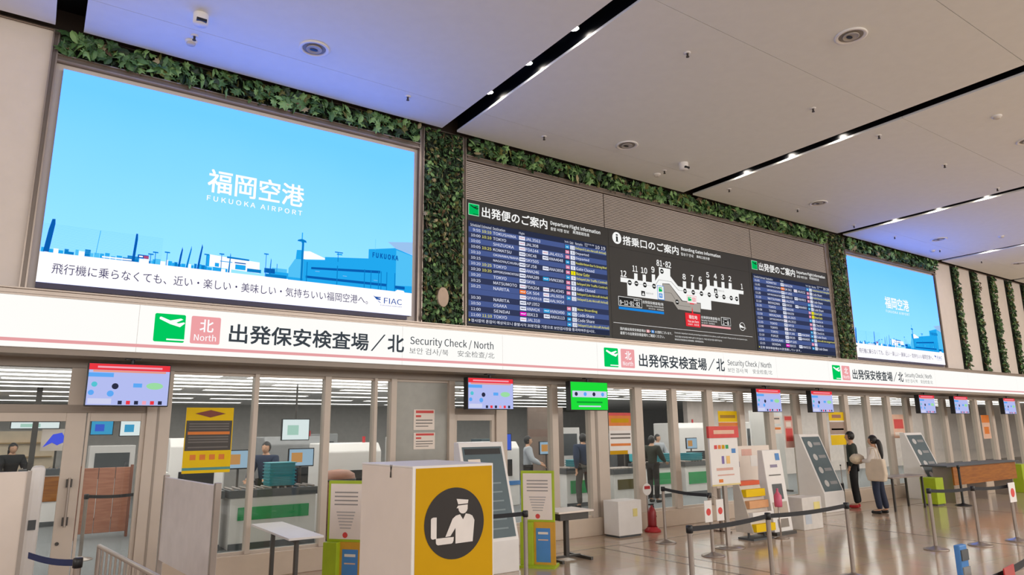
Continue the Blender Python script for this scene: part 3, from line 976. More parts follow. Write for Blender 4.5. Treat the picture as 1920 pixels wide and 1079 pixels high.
t.text('Domestic departure security screening is available in two places, north and south. Please use the one closest to you.', 10.427, 12.722, 3.675, 3.715, y, B_LIT)
t.text('국내선 출발 보안검사장은 북쪽과 남쪽 두 곳에 있습니다. 가까운 보안검사장을 이용해 주십시오.', 10.427, 11.87, 3.605, 3.64, y, B_LIT)
t.text('国内航班出发安全检查处设在北侧和南侧两处。请使用就近的安检处。', 10.425, 11.283, 3.545, 3.58, y, B_LIT)
t.build('map_lettering', bp)
t = MB()
n = 28
ring = []
for i in range(n):
    a = 2 * PI * i / n
    ring.append((12.585 + 0.092 * math.cos(a), 3.98 + 0.092 * math.sin(a)))
for i in range(n):
    a, b2 = ring[i], ring[(i + 1) % n]
    a2 = (12.585 + (a[0] - 12.585) * .88, 3.98 + (a[1] - 3.98) * .88)
    b3 = (12.585 + (b2[0] - 12.585) * .88, 3.98 + (b2[1] - 3.98) * .88)
    t.poly([a, b2, b3, a2], y, B_LIT)
t.poly([(12.49, 4.03), (12.68, 3.95), (12.49, 3.955)], y, B_LIT)
t.text('N', 12.665, 12.70, 3.93, 3.97, y, B_LIT)
t.build('compass_mark', bp)

# small wall feet under the boards
for x_, lb in ((5.58 + 2.97, 'small black cable box under the corner of the nearer departure board'), (15.75, 'small pale cable box under the corner of the farther departure board')):
    c = MB()
    c.box(x_, x_ + 0.16, YF - 0.02, YF - 0.001, 3.44, 3.49, M_BODY if x_ < 10 else M_GREY)
    tag(c.build('cable_box', bevel=0.004), lb, 'box')

# ================================================================== plant panels
LEAF = [mat('leaf_dark', '#2a3d27', 0.55, vary=0.2), mat('leaf_deep', '#3a5a35', 0.5, vary=0.2), mat('leaf_mid', '#587d49', 0.5, vary=0.15), mat('leaf_bright', '#86ad6c', 0.45, vary=0.12), mat('leaf_olive', '#6b6a35', 0.55, vary=0.15), mat('leaf_straw', '#a89b76', 0.6, vary=0.1), mat('leaf_brown', '#5f4a33', 0.6, vary=0.1)]
M_MOSS = mat('dark_moss_backing', '#1d261c', 0.9, vary=0.4, scale=25, bump=0.8)

HALF_IVY = [(0.0, -1.0), (0.20, -0.52), (0.66, -0.60), (0.50, -0.10), (0.92, 0.30), (0.46, 0.36), (0.26, 0.66), (0.0, 0.44)]
IVY = HALF_IVY + [(-a, b_) for a, b_ in HALF_IVY[-2:0:-1]]
OVAL = [(0, -1.0), (0.42, -0.5), (0.5, 0.0), (0.35, 0.45), (0, 0.7), (-0.35, 0.45), (-0.5, 0.0), (-0.42, -0.5)]
BLADE = [(0, -1.2), (0.13, -0.3), (0.1, 0.5), (0, 0.9), (-0.1, 0.5), (-0.13, -0.3)]


def leaves(mb, rng, x0, x1, z0, z1, y, n, s0, s1, depth, shapes, weights, tilt=0.7):
    for _ in range(n):
        sh = rng.choice(shapes)
        s = rng.uniform(s0, s1)
        cx, cz = rng.uniform(x0, x1), rng.uniform(z0, z1)
        cy = y - rng.uniform(0.01, depth)
        k = rng.choices(range(len(LEAF)), weights)[0]
        roll = rng.gauss(0, 0.8)
        R_ = Matrix.Rotation(rng.gauss(-0.35, tilt * 0.6), 3, 'X') @ Matrix.Rotation(rng.gauss(0, tilt), 3, 'Z') @ Matrix.Rotation(roll, 3, 'Y')
        vs = [R_ @ Vector((0, -0.22 * s, 0))]
        for a, b_ in sh:
            vs.append(R_ @ Vector((a * s, 0.10 * s * abs(a), b_ * s)))
        vs = [(v.x + cx, min(v.y + cy, YW + 0.012), v.z + cz) for v in vs]
        m = len(sh)
        mb.add(vs, [(0, 1 + i, 1 + (i + 1) % m) for i in range(m)], LEAF[k])


def plant_panel(name, label, x0, x1, z0, z1, n, s0, s1, depth, shapes, weights, seed, group=None, cat='plants', under=None):
    rng = random.Random(seed)
    t = thing(name, label, cat, ((x0 + x1) / 2, YW, z0), 0, group)
    c = MB()
    c.box(x0, x1, YW - 0.03, YW + 0.018, z0, z1, M_MOSS)
    c.build('backing', t)
    f = MB()
    # a dark inner tangle first, then the larger, paler leaves in front
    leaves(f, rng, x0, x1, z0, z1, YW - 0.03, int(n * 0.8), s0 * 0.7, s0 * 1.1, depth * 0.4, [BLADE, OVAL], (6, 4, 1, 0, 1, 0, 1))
    leaves(f, rng, x0 + s0 * .3, x1 - s0 * .3, z0 + s0 * .3, z1 - s0 * .4, YW - 0.03 - depth * 0.3, n, s0, s1, depth * 0.7, shapes, weights)
    f.build('foliage', t)
    return t


IVYW = (2, 4, 6, 4, 1.2, 0.25, 0.3)
plant_panel('ivy_strip', 'long green ivy strip directly above the large video wall at the left', -0.19, 4.70, 6.385, 6.675, 430, 0.06, 0.115, 0.14, [IVY, IVY, OVAL], IVYW, 11, 'ivy strips under the ceiling')
plant_panel('ivy_strip', 'longest green ivy strip, above the louvre panels and black boards', 5.585, 16.10, 6.385, 6.675, 900, 0.06, 0.115, 0.14, [IVY, IVY, OVAL], IVYW, 12, 'ivy strips under the ceiling')
plant_panel('ivy_strip', 'green ivy strip above the farther, smaller-looking video wall', 17.08, 21.98, 6.37, 6.675, 400, 0.06, 0.115, 0.14, [IVY, IVY, OVAL], IVYW, 13, 'ivy strips under the ceiling')
COLW = (4, 5, 4, 1.0, 2.4, 0.9, 1.2)
plant_panel('plant_tower', 'wide leafy wall column between the large video wall and the departure board', 4.79, 5.505, 3.45, 6.675, 1500, 0.035, 0.065, 0.10, [BLADE, OVAL, BLADE, IVY], COLW, 21, 'leafy wall columns')
plant_panel('plant_tower', 'leafy wall column between the farther departure board and the smaller-looking video wall', 16.29, 16.96, 3.45, 6.675, 1300, 0.035, 0.065, 0.10, [BLADE, OVAL, BLADE, IVY], COLW, 22, 'leafy wall columns')
STX = [(23.09, 23.33), (24.42, 24.66), (25.74, 26.0), (27.06, 27.3), (28.38, 28.64)]
STN = ['first thin green plant stripe right of the smaller-looking video wall', 'thin green plant stripe on the beige wall with a reddish sprig poking out', 'third thin green plant stripe on the beige wall right of the screens', 'fourth thin green plant stripe on the beige wall right of the screens', 'fifth thin green plant stripe on the beige wall right of the screens']
STRIPW = (3, 5, 5, 1.6, 1.0, 0.2, 0.8)
for i, ((a, b_), lb) in enumerate(zip(STX, STN)):
    t = plant_panel('plant_stripe', lb, a, b_, 3.46, 6.66, 420, 0.04, 0.075, 0.13, [IVY, OVAL, OVAL], STRIPW, 31 + i, 'plant stripes on the beige wall')
    if i == 1:
        f = MB()
        f.tube((b_ - 0.02, YW - 0.08, 6.02), (b_ + 0.17, YW - 0.16, 6.30), 0.02, LEAF[6], 6, 0.006)
        rng = random.Random(5)
        leaves(f, rng, b_ + 0.02, b_ + 0.17, 6.08, 6.32, YW - 0.1, 14, 0.03, 0.06, 0.06, [OVAL], (0, 2, 0, 0, 0, 0, 5))
        f.build('dry_sprig', t, label='reddish dry sprig')
c = MB()
c.disc(5.108, 3.87, 0.095, YW - 0.165, mat('peach_plaque', '#c2ab96', 0.6), 28, 0.155)
n = 28
ring = [(5.108 + 0.095 * math.cos(2 * PI * i / n), 3.87 + 0.155 * math.sin(2 * PI * i / n)) for i in range(n)]
vs = [(p[0], YW - 0.165, p[1]) for p in ring] + [(p[0], YW + 0.0, p[1]) for p in ring]
c.add(vs, [(i, n + i, n + (i + 1) % n, (i + 1) % n) for i in range(n)], MATS['peach_plaque'])
tag(c.build('oval_plaque'), 'peach oval plaque low on the wide leafy wall column', 'plaque')

# ================================================================== things in the ceiling
SLOTN = {1: 'the slot over the wide leafy column', 2: 'the slot over the long ivy strip', 3: 'the slot over the second leafy column', 4: 'the slot right of the smaller-looking video wall'}


def spot(x, y_, label):
    t = thing('recessed_spotlight', label, 'spotlight', (x, y_, 6.79), 0, 'spotlights in the black ceiling slots')
    c = MB()
    c.lathe([(0.062, 6.79), (0.072, 6.79), (0.072, 6.90), (0.05, 6.93), (0.0, 6.93)], x, y_, M_BODY, 18)
    c.tube((x, y_, 6.92), (x, y_, 6.985), 0.012, M_BODY, 8)
    hs = c.build('housing', t)
    c = MB()
    c.lathe([(0.0, 6.787), (0.04, 6.788), (0.062, 6.795)], x, y_, G_LAMP, 18)
    c.build('lens', hs)
    l = bpy.data.lights.new('spot_beam', 'SPOT')
    l.energy = 14
    l.color = (1.0, 0.93, 0.84)
    l.spot_size = math.radians(165)
    l.spot_blend = 0.5
    l.shadow_soft_size = 0.05
    lo = bpy.data.objects.new('spot_beam', l)
    COL.objects.link(lo)
    lo.parent = t
    lo.location = (0, 0, -0.02)
    return t


for si, sx, ys in ((1, 5.15, (6.0, 7.0, 8.0)), (2, 10.93, (5.94, 6.94, 7.94)), (3, 16.64, (5.95, 6.95, 7.95)), (4, 21.99, (5.95, 6.95, 7.95))):
    for q, yy in enumerate(reversed(ys)):
        spot(sx, yy, ['lit spotlight nearest the wall in ', 'middle lit spotlight of three in ', 'lit spotlight farthest from the wall in '][q] + SLOTN[si])

BAY = ['over the large video wall', 'over the nearer departure board', 'over the farther departure board', 'over the smaller-looking video wall', 'over the plant stripes']


def speaker(x, y_, label):
    t = thing('ceiling_speaker', label, 'ceiling speaker', (x, y_, CZ), 0, 'round speakers in the ceiling')
    c = MB()
    c.lathe([(0.19, CZ), (0.195, CZ - 0.012), (0.175, CZ - 0.02), (0.15, CZ - 0.012), (0.145, CZ - 0.003)], x, y_, M_WHITE, 30)
    c.build('rim', t)
    c = MB()
    c.lathe([(0.148, CZ - 0.004), (0.12, CZ - 0.002), (0.0, CZ - 0.002)], x, y_, mat('speaker_well', '#8b857e', 0.6), 26)
    c.build('well', t)
    c = MB()
    c.lathe([(0.095, CZ - 0.003), (0.098, CZ - 0.02), (0.09, CZ - 0.022), (0.08, CZ - 0.012), (0.0, CZ - 0.006)], x, y_, mat('speaker_cone', '#b4ada5', 0.5), 26)
    c.build('inner_ring', t)
    c = MB()
    c.add([(x + 0.052 * math.cos(2 * PI * i / 18), y_ + 0.02 + 0.03 * math.sin(2 * PI * i / 18), CZ - 0.0135) for i in range(18)], [tuple(range(17, -1, -1))], M_BODY)
    c.build('port', t)


for x, y_, lb in ((2.50, 8.03, 'round white ceiling speaker ' + BAY[0]), (8.05, 4.03, 'round white ceiling speaker far from the wall, between the first and second lit slots'), (8.05, 8.08, 'round white ceiling speaker near the wall ' + BAY[1]), (13.83, 8.08, 'round white ceiling speaker near the wall ' + BAY[2]), (13.83, 4.10, 'round ceiling speaker far from the wall, cut by the right edge of the photo'), (19.36, 8.07, 'round ceiling speaker ' + BAY[3]), (24.45, 8.06, 'round ceiling speaker ' + BAY[4])):
    speaker(x, y_, lb)


def sprinkler(x, y_, label):
    t = thing('sprinkler', label, 'sprinkler', (x, y_, CZ), 0, 'ceiling sprinklers')
    c = MB()
    c.lathe([(0.045, CZ), (0.045, CZ - 0.006), (0.025, CZ - 0.012), (0.018, CZ - 0.012)], x, y_, M_WHITE, 16)
    c.build('escutcheon', t)
    c = MB()
    c.lathe([(0.014, CZ - 0.01), (0.014, CZ - 0.05), (0.022, CZ - 0.055), (0.022, CZ - 0.062), (0.0, CZ - 0.062)], x, y_, M_STEEL_D, 12)
    c.build('head', t)


for x, y_, lb in ((1.17, 8.56, 'sprinkler between smoke detector and cylindrical sensor over the large video wall'), (4.08, 8.55, 'sprinkler over the right end of the large video wall'), (6.62, 8.58, 'sprinkler near the wall over the left end of the long ivy strip'), (6.62, 5.45, 'sprinkler far from the wall, just right of the first lit black slot'), (9.50, 5.47, 'sprinkler far from the wall, just left of the second lit black slot'), (9.50, 8.57, 'sprinkler beside the smoke detector over the long ivy strip'), (11.38, 5.44, 'sprinkler far from the wall, just right of the second lit black slot'), (13.78, 5.46, 'sprinkler far from the wall, midway between the second and third lit slots'), (16.15, 5.48, 'sprinkler far from the wall, just left of the third lit black slot'), (11.41, 8.57, 'sprinkler near the wall, just right of the second lit black slot'), (13.84, 8.60, 'sprinkler near the wall over the middle of the gate map'), (16.18, 8.60, 'sprinkler near the wall, just left of the third lit black slot'), (18.08, 8.58, 'sprinkler near the wall over the left end of the smaller-looking video wall'), (20.59, 8.60, 'sprinkler beside the smoke detector over the smaller-looking video wall'), (23.13, 8.56, 'sprinkler near the wall over the first plant stripe')):
    sprinkler(x, y_, lb)


def detector(x, y_, label):
    t = thing('smoke_detector', label, 'smoke detector', (x, y_, CZ), 0, 'smoke detectors')
    c = MB()
    c.lathe([(0.07, CZ), (0.07, CZ - 0.02), (0.055, CZ - 0.024)], x, y_, M_WHITE, 20)
    c.build('base', t)
    c = MB()
    c.lathe([(0.055, CZ - 0.022), (0.05, CZ - 0.045), (0.03, CZ - 0.055), (0.0, CZ - 0.055)], x, y_, mat('detector_cap', '#c9c2ba', 0.5), 20)
    c.build('sensing_cap', t)


for x, y_, lb in ((1.16, 8.72, 'small smoke detector on the ceiling over the large video wall'), (9.52, 8.78, 'small smoke detector on the ceiling over the long ivy strip'), (20.47, 8.74, 'small smoke detector on the ceiling over the smaller-looking video wall'), (12.25, 4.0, 'smoke detector with a twin test lamp near the right edge of the photo'), (20.46, 7.03, 'smoke detector far right, farther from the wall than the others')):
    detector(x, y_, lb)
for x, y_, lb in ((1.15, 8.05, 'cylindrical white sensor with a dark window over the large video wall'), (9.52, 8.11, 'cylindrical white sensor with a dark window over the long ivy strip')):
    t = thing('occupancy_sensor', lb, 'sensor', (x, y_, CZ), 0, 'cylindrical ceiling sensors')
    c = MB()
    c.lathe([(0.085, CZ), (0.085, CZ - 0.10), (0.075, CZ - 0.13), (0.0, CZ - 0.135)], x, y_, M_WHITE, 24)
    bd = c.build('body', t)
    c = MB()
    c.box(x - 0.055, x + 0.055, y_ - 0.092, y_ - 0.06, CZ - 0.125, CZ - 0.09, M_BODY)
    c.build('window', bd)

# ================================================================== glass front of the screening room
struct(MB().box(-14, 62, YS + 0.02, YG + 0.12, 2.70, 2.764, M_MULL_D), 'trim_5', 'taupe soffit under the light box', 'trim')
c = MB()
c.box(-14, 62, YG - 0.07, YG + 0.07, 2.60, 2.70, M_MULL_D)
struct(c, 'trim_6', 'taupe head rail of the glass front', 'trim')
c = MB()
for x0, x1 in ((1.44, 5.42), (6.52, 62.0), (-14, -1.5)):
    c.box(x0, x1, YG - 0.11, YG + 0.11, 0.0, 0.30, M_KERB)
struct(c, 'baseboard_back', 'cream tiled kerb under the glass front', 'baseboard', bevel=0.008)
MULL = [(-2.6, .08), (-1.5, .12), (1.305, .27), (2.465, .06), (3.45, .09), (4.18, .05), (4.47, .09), (5.47, .10), (6.41, .21), (7.53, .13), (8.545, .42), (9.565, .19), (10.555, .15), (11.62, .18), (12.64, .17), (13.67, .17), (14.70, .17), (15.73, .17), (16.76, .18), (17.79, .17), (18.8, .17), (19.85, .17), (20.9, .17), (21.95, .17), (23.0, .17), (24.0, .17), (25.1, .17), (26.1, .17), (27.2, .17), (28.3, .17), (29.4, .17), (30.5, .17), (32.0, .17)]
c = MB()
for x, wd in MULL:
    zb = 0.0 if (-1.6 < x < 1.5 or 5.4 < x < 6.6) else 0.30
    c.box(x - wd / 2, x + wd / 2, YG - 0.075, YG + 0.075, zb, 2.60, M_MULL)
c.box(8.44, 8.5, YG - 0.082, YG - 0.074, 0.3, 2.6, M_MULL_D)
c.box(1.285, 1.31, YG - 0.082, YG - 0.074, 0.0, 2.6, M_MULL_D)
struct(c, 'trim_7', 'cream uprights of the glass front', 'trim', bevel=0.006)
n_win = 0
for (xa, wa), (xb, wb) in zip(MULL[:-1], MULL[1:]):
    if (-1.6 < xa < 1.2) or (5.4 < xa < 6.3):
        continue
    n_win += 1
    t = thing('window_%d' % n_win, None, None, ((xa + xb) / 2, YG, 0.30), kind='structure')
    x0, x1 = xa + wa / 2, xb + wb / 2 - wb
    g = MB()
    frosted = 4.4 < xa < 4.6 or 4.1 < xa < 4.3
    g.box(x0, x1, YG - 0.005, YG + 0.005, 0.33, 2.57, M_FROST if 4.4 < xa < 4.6 else M_GLASS)
    g.build('pane', t)
    f = MB()
    for zz in (0.30, 2.565):
        f.box(x0, x1, YG - 0.025, YG + 0.025, zz, zz + 0.035, M_MULL)
    f.build('window_frame', t)


def glazed_door(name, x0, x1, label, stile_l, stile_r, handle_x=None):
    t = thing(name, label, 'door', ((x0 + x1) / 2, YG, 0), kind='structure')
    c = MB()
    c.box(x0, x0 + stile_l, YG - 0.035, YG + 0.035, 0.02, 2.08, M_MULL)
    c.box(x1 - stile_r, x1, YG - 0.035, YG + 0.035, 0.02, 2.08, M_MULL)
    c.box(x0 + stile_l, x1 - stile_r, YG - 0.035, YG + 0.035, 0.02, 0.16, M_MULL)
    c.box(x0 + stile_l, x1 - stile_r, YG - 0.035, YG + 0.035, 1.98, 2.08, M_MULL)
    df = c.build('door_frame', t, bevel=0.004)
    c = MB()
    c.box(x0 + stile_l, x1 - stile_r, YG - 0.005, YG + 0.005, 0.16, 1.98, M_GLASS)
    c.build('pane', t)
    if handle_x:
        c = MB()
        for zz in (0.86, 1.28):
            c.box(handle_x - 0.03, handle_x + 0.03, YG - 0.075, YG - 0.034, zz - 0.045, zz + 0.045, M_STEEL_D)
        c.tube((handle_x, YG - 0.085, 0.80), (handle_x, YG - 0.085, 1.34), 0.014, M_STEEL, 10)
        c.build('door_handle', df)
        c = MB()
        c.tube((handle_x - 0.05, YG - 0.045, 0.62), (handle_x - 0.05, YG - 0.03, 0.62), 0.02, M_STEEL_D, 12)
        c.build('lock', df)
    return t


glazed_door('door_1', -1.44, 0.54, 'wide glass door with cream frame and a long dark pull handle at the far left', 0.10, 0.20, 0.44)
glazed_door('door_2', 0.55, 1.17, 'narrow glass door beside the wide one at the far left', 0.03, 0.05)
glazed_door('door_3', 5.53, 6.30, 'glass door under the second hanging screen', 0.05, 0.06)
c = MB()
c.box(-1.44, 1.17, YG - 0.05, YG + 0.05, 2.08, 2.17, M_MULL_D)
c.box(5.52, 6.30, YG - 0.05, YG + 0.05, 2.08, 2.17, M_MULL_D)
c.box(-1.44, 0.35, YG - 0.004, YG + 0.004, 2.17, 2.60, M_GLASS)
c.box(0.54, 1.17, YG - 0.004, YG + 0.004, 2.17, 2.60, M_GLASS)
c.box(5.52, 6.30, YG - 0.004, YG + 0.004, 2.17, 2.60, M_GLASS)
c.box(0.34, 0.54, YG - 0.05, YG + 0.05, 2.17, 2.60, M_MULL)
struct(c, 'trim_8', 'transoms over the glass doors', 'trim')

# ------------------------------------------------------------------ screening room
RB = 25.0
struct(MB().box(-9, 60, YG + 0.12, RB, -0.1, 0.004, M_CARPET), 'floor_inner', 'grey carpet of the screening room', 'floor')
struct(MB().box(-9, 60, RB, RB + 0.2, 0, 3, M_INWALL), 'wall_inner', 'grey rear wall of the screening room', 'wall')
struct(MB().box(19.5, 60, 17.2, 17.4, 0, 2.8, mat('shop_wall', '#d9cdc6', 0.7)), 'wall_inner_right', 'pale shop wall behind the glass at the right', 'wall')
struct(MB().box(-9.2, -9, YG + 0.12, RB, 0, 3, M_INWALL), 'wall_inner_left', 'left side wall of the screening room', 'wall')
c = MB()
c.box(-9, 60, YG + 0.12, 11.1, 2.72, 2.80, mat('grey_soffit', '#8d8b86', 0.8))
c.box(-9, 60, 11.1, RB, 2.80, 2.90, mat('inner_ceiling', '#e4e0de', 0.8))
struct(c, 'ceiling_inner', 'pale ceiling of the screening room', 'ceiling')
proto = thing('linear_ceiling_light', 'white linear light on the screening room ceiling behind the glass', 'ceiling light', (0, 12, 2.80), 0, 'linear lights in the screening room')
c = MB()
c.box(-2.0, 2.0, 11.82, 12.18, 2.765, 2.80, M_WHITE)
c.build('housing', proto)
c = MB()
c.add([(-1.97, 11.84, 2.763), (1.97, 11.84, 2.763), (1.97, 12.16, 2.763), (-1.97, 12.16, 2.763)], [(3, 2, 1, 0)], G_TUBE)
c.build('tube', proto)
first = True
for r_, yy in enumerate((11.6, 12.4, 13.2, 14.1, 15.1, 16.2, 18.0, 20.0, 22.5)):
    for k in range(10):
        x = -5.5 + 4.4 * k + (0.0, 1.7, 0.6, 2.6)[r_ % 4]
        if x > 40 or (yy > 16.5 and x > 17):
            continue
        if first:
            proto.location = (x, yy, 2.80)
            first = False
        else:
            dup(proto, (x, yy, 2.80))


def counter(name, label, x0, x1, y0, y1, top, panel, skirt_m, top_m, cat='inspection counter', group=None):
    t = thing(name, label, cat, ((x0 + x1) / 2, (y0 + y1) / 2, 0), 0, group)
    c = MB()
    c.box(x0 + 0.03, x1 - 0.03, y0 + 0.04, y1, 0.004, top - 0.12, M_WHITE)
    c.build('body', t, bevel=0.01)
    c = MB()
    c.box(x0, x1, y0, y1 + 0.02, top - 0.12, top, top_m)
    for k in range(int((x1 - x0) / 0.12)):
        xx = x0 + 0.06 + k * 0.12
        c.tube((xx, y0 + 0.06, top + 0.012), (xx, y1 - 0.06, top + 0.012), 0.018, M_STEEL, 8)
    c.build('roller_top', t)
    c = MB()
    c.box(x0 + 0.15, x1 - 0.15, y0 + 0.015, y0 + 0.045, panel[0], panel[1], skirt_m)
    c.build('front_panel', t, bevel=0.004)
    c = MB()
    c.box(x0 + 0.03, x1 - 0.03, y0 + 0.02, y0 + 0.045, 0.004, 0.10, M_DGREY)
    c.build('plinth', t)
    return t


IG = 'screening lanes behind the glass'
counter('inspection_counter', 'white roller counter with a green front panel, behind the white-topped table', 2.75, 4.2, 12.0, 12.7, 0.92, (0.45, 0.65), M_GREEN, M_DGREY, group=IG)
counter('inspection_counter', 'roller counter with green front behind the large yellow and black poster', 1.95, 2.7, 12.1, 12.8, 0.92, (0.25, 0.55), M_GREEN, M_DGREY, group=IG)
counter('inspection_counter', 'roller counter with green front right of the walking person inside', 10.7, 11.8, 13.3, 14.0, 0.9, (0.32, 0.62), M_GREEN, M_DGREY, group=IG)
counter('inspection_counter', 'roller counter with green front behind the red fire extinguisher', 13.7, 15.0, 13.6, 14.3, 0.9, (0.35, 0.65), M_GREEN, M_DGREY, group=IG)
counter('inspection_counter', 'roller counter with green front just left of the red-topped poster', 15.2, 16.6, 13.6, 14.3, 0.9, (0.3, 0.62), M_GREEN, M_DGREY, group=IG)
counter('inspection_counter', 'roller counter with an olive brown front behind the orange notice', 11.95, 12.9, 13.0, 13.6, 0.85, (0.36, 0.6), mat('olive_laminate', '#5a5128', 0.5), M_DGREY, group=IG)


def tray_stack(name, label, x, y_, z, w_, d_, h_, m, n):
    t = thing(name, label, 'trays', (x, y_, z), 0, 'tray stacks on the counters')
    c = MB()
    hh = h_ / n
    for k in range(n):
        z0 = z + k * hh
        c.box(x - w_ / 2 + .02, x + w_ / 2 - .02, y_ - d_ / 2 + .02, y_ + d_ / 2 - .02, z0, z0 + hh * .8, m)
        c.box(x - w_ / 2, x + w_ / 2, y_ - d_ / 2, y_ + d_ / 2, z0 + hh * .75, z0 + hh, m)
    c.build('trays', t, bevel=0.006)
    return t


TRAYS = [('teal tray stack on the counter behind the white-topped table', 3.62, 12.35, .952, .46, .42, .38, M_TEAL, 7), ('low stack of teal trays next to the person walking inside', 11.3, 13.65, .932, .42, .4, .16, M_TEAL, 3), ('stack of teal trays on the counter left of the red-topped poster', 15.8, 13.9, .932, .55, .4, .2, M_TEAL, 4), ('teal tray stack on the counter behind the red fire extinguisher', 14.6, 13.9, .932, .5, .4, .22, M_TEAL, 4)]
for lb, *a in TRAYS:
    tray_stack('tray_stack', lb, *a)


def scanner(label, x, y_, w_, d_, h_, m, band):
    t = thing('baggage_scanner', label, 'x-ray machine', (x, y_, 0), 0, 'baggage scanners')
    c = MB()
    c.prism([(y_ - d_ / 2, 0.004), (y_ + d_ / 2, 0.004), (y_ + d_ / 2, h_), (y_ - d_ / 2 + 0.14, h_), (y_ - d_ / 2, h_ - 0.16)], x - w_ / 2, x + w_ / 2, m)
    c.build('housing', t, bevel=0.02)
    c = MB()
    c.box(x - w_ * .32, x + w_ * .32, y_ - d_ / 2 - 0.012, y_ - d_ / 2 + .01, 0.72, 1.12, M_BODY)
    c.build('tunnel', t)
    c = MB()
    c.box(x - w_ / 2 - .006, x + w_ / 2 + .006, y_ - d_ / 2 - 0.012, y_ - d_ / 2 + .01, 0.50, 0.60, band)
    c.build('stripe', t)
    c = MB()
    c.tube((x + w_ * .35, y_, h_), (x + w_ * .35, y_, h_ + .12), .03, M_RED, 10)
    c.build('beacon', t)
    return t


scanner('pale baggage scanner seen between the white-topped table and the white box stand', 5.15, 13.3, 1.1, 1.0, 1.62, M_WHITE, M_DGREY)
scanner('grey baggage scanner behind the counter with teal trays at the left', 4.7, 15.5, 1.3, 1.2, 1.75, M_GREY, M_TEAL)
scanner('pale baggage scanner left of the person walking inside', 9.6, 15.2, 1.3, 1.2, 1.55, M_WHITE, M_BLUE)
scanner('dark baggage scanner behind the fire extinguisher sign', 14.6, 15.8, 1.3, 1.1, 1.7, M_DGREY, M_TEAL)
scanner('white baggage scanner just left of the red-topped poster, far inside', 17.6, 15.8, 1.5, 1.1, 2.0, M_WHITE, M_GREEN)
scanner('white baggage scanner behind the yellow and black poster', 2.75, 15.3, 1.0, 1.0, 1.75, M_WHITE, M_GREY)
# equipment cabinets and lane monitors farther in
EQ = [(3.2, 16.6, .8, 1.5, M_WHITE, 'white equipment cabinet far inside, behind the person in navy'), (5.9, 17.2, .9, 1.8, M_GREY, 'grey equipment cabinet far inside, left of the frosted panel'), (8.3, 17.0, 1.0, 1.7, M_WHITE, 'white equipment cabinet far inside under the green display'), (11.2, 17.5, .9, 1.6, M_SLATE, 'slate equipment cabinet far inside behind the walking person'), (14.0, 17.6, 1.0, 1.9, M_WHITE, 'white equipment cabinet far inside behind the orange notice'), (16.2, 18.2, .9, 1.7, M_GREY, 'grey equipment cabinet far inside left of the red-topped poster'), (1.6, 18.5, .9, 1.6, M_WHITE, 'white equipment cabinet far inside behind the narrow left door'), (18.9, 14.3, .9, 2.0, M_WHITE, 'white equipment cabinet inside behind the red-topped poster')]
for x, y_, w_, h_, m, lb in EQ:
    t = thing('equipment_cabinet', lb, 'cabinet', (x, y_, 0), 0, 'equipment cabinets in the screening room')
    c = MB()
    c.box(x - w_ / 2, x + w_ / 2, y_ - .3, y_ + .3, .06, h_, m)
    c.build('body', t, bevel=.015)
    c = MB()
    c.box(x - w_ * .38, x + w_ * .38, y_ - .312, y_ - .3, h_ * .55, h_ * .9, M_DGREY)
    c.build('screen_panel', t)
    c = MB()
    c.box(x - w_ * .45, x + w_ * .45, y_ - .28, y_ + .28, .004, .06, M_BODY)
    c.build('plinth', t)
MO = [(3.05, 12.85, 'lane monitor on a slim post left of the person in navy'), (4.15, 12.9, 'lane monitor on a slim post right of the teal tray stack'), (10.75, 14.15, 'lane monitor on a slim post left of the walking person'), (13.75, 14.5, 'lane monitor on a slim post behind the fire extinguisher counter'), (16.5, 14.5, 'lane monitor on a slim post left of the red-topped poster')]
for x, y_, lb in MO:
    t = thing('lane_monitor', lb, 'monitor', (x, y_, 0), 0, 'lane monitors')
    c = MB()
    c.lathe([(0, .004), (.14, .004), (.14, .02), (.02, .04), (.02, 1.25)], x, y_, M_STEEL_D, 14)
    c.build('stand_pole', t)
    c = MB()
    c.box(x - .24, x + .24, y_ - .04, y_ - .0, 1.22, 1.55, M_BODY)
    cs = c.build('casing', t, bevel=.01)
    c = MB()
    c.rect(x - .22, x + .22, 1.24, 1.53, y_ - .043, glow('monitor_pale', '#a9c6dd', .8))
    c.rect(x - .18, x + .02, 1.30, 1.47, y_ - .045, glow('monitor_orange', '#d59a5a', .8))
    c.build('display', cs)
# bin, hand washer, partitions, screens
c = MB()
t = thing('rubbish_bin', 'round reddish brown bin top behind the yellow poster stand', 'bin', (4.62, 12.2, 0))
c.lathe([(0.0, 0.004), (0.26, 0.004), (0.30, 1.02), (0.28, 1.1), (0.18, 1.16), (0.0, 1.18)], 4.62, 12.2, M_REDWOOD, 24)
c.build('drum', t)
c = MB()
c.lathe([(0.302, 0.98), (0.31, 0.98), (0.31, 1.02), (0.302, 1.02)], 4.62, 12.2, M_STEEL_D, 24)
c.build('collar', t)
t = thing('room_divider', 'reddish wooden divider seen through the narrow door at the left', 'divider', (1.2, 15, 0))
c = MB()
for k in range(3):
    c.box(0.86 + k * .27, 1.12 + k * .27, 14.98, 15.04, 0.10, 1.24, M_REDWOOD)
c.build('boards', t, bevel=0.005)
c = MB()
for xx in (0.86, 1.66):
    c.box(xx - .02, xx + .02, 14.95, 15.07, 0.004, 1.28, mat('divider_post', '#7c4c3a', 0.5))
c.build('posts', t)
t = thing('service_cabinet', 'white cabinet right of the wooden divider, seen through the narrow door', 'cabinet', (1.9, 14.2, 0))
c = MB()
c.box(1.72, 2.02, 13.2, 14.9, 0.08, 1.2, M_WHITE)
c.build('body', t, bevel=0.02)
c = MB()
c.box(1.715, 1.72, 13.9, 13.93, 0.12, 1.15, M_DGREY)
c.box(1.70, 1.72, 13.75, 13.77, 0.6, 0.8, M_STEEL_D)
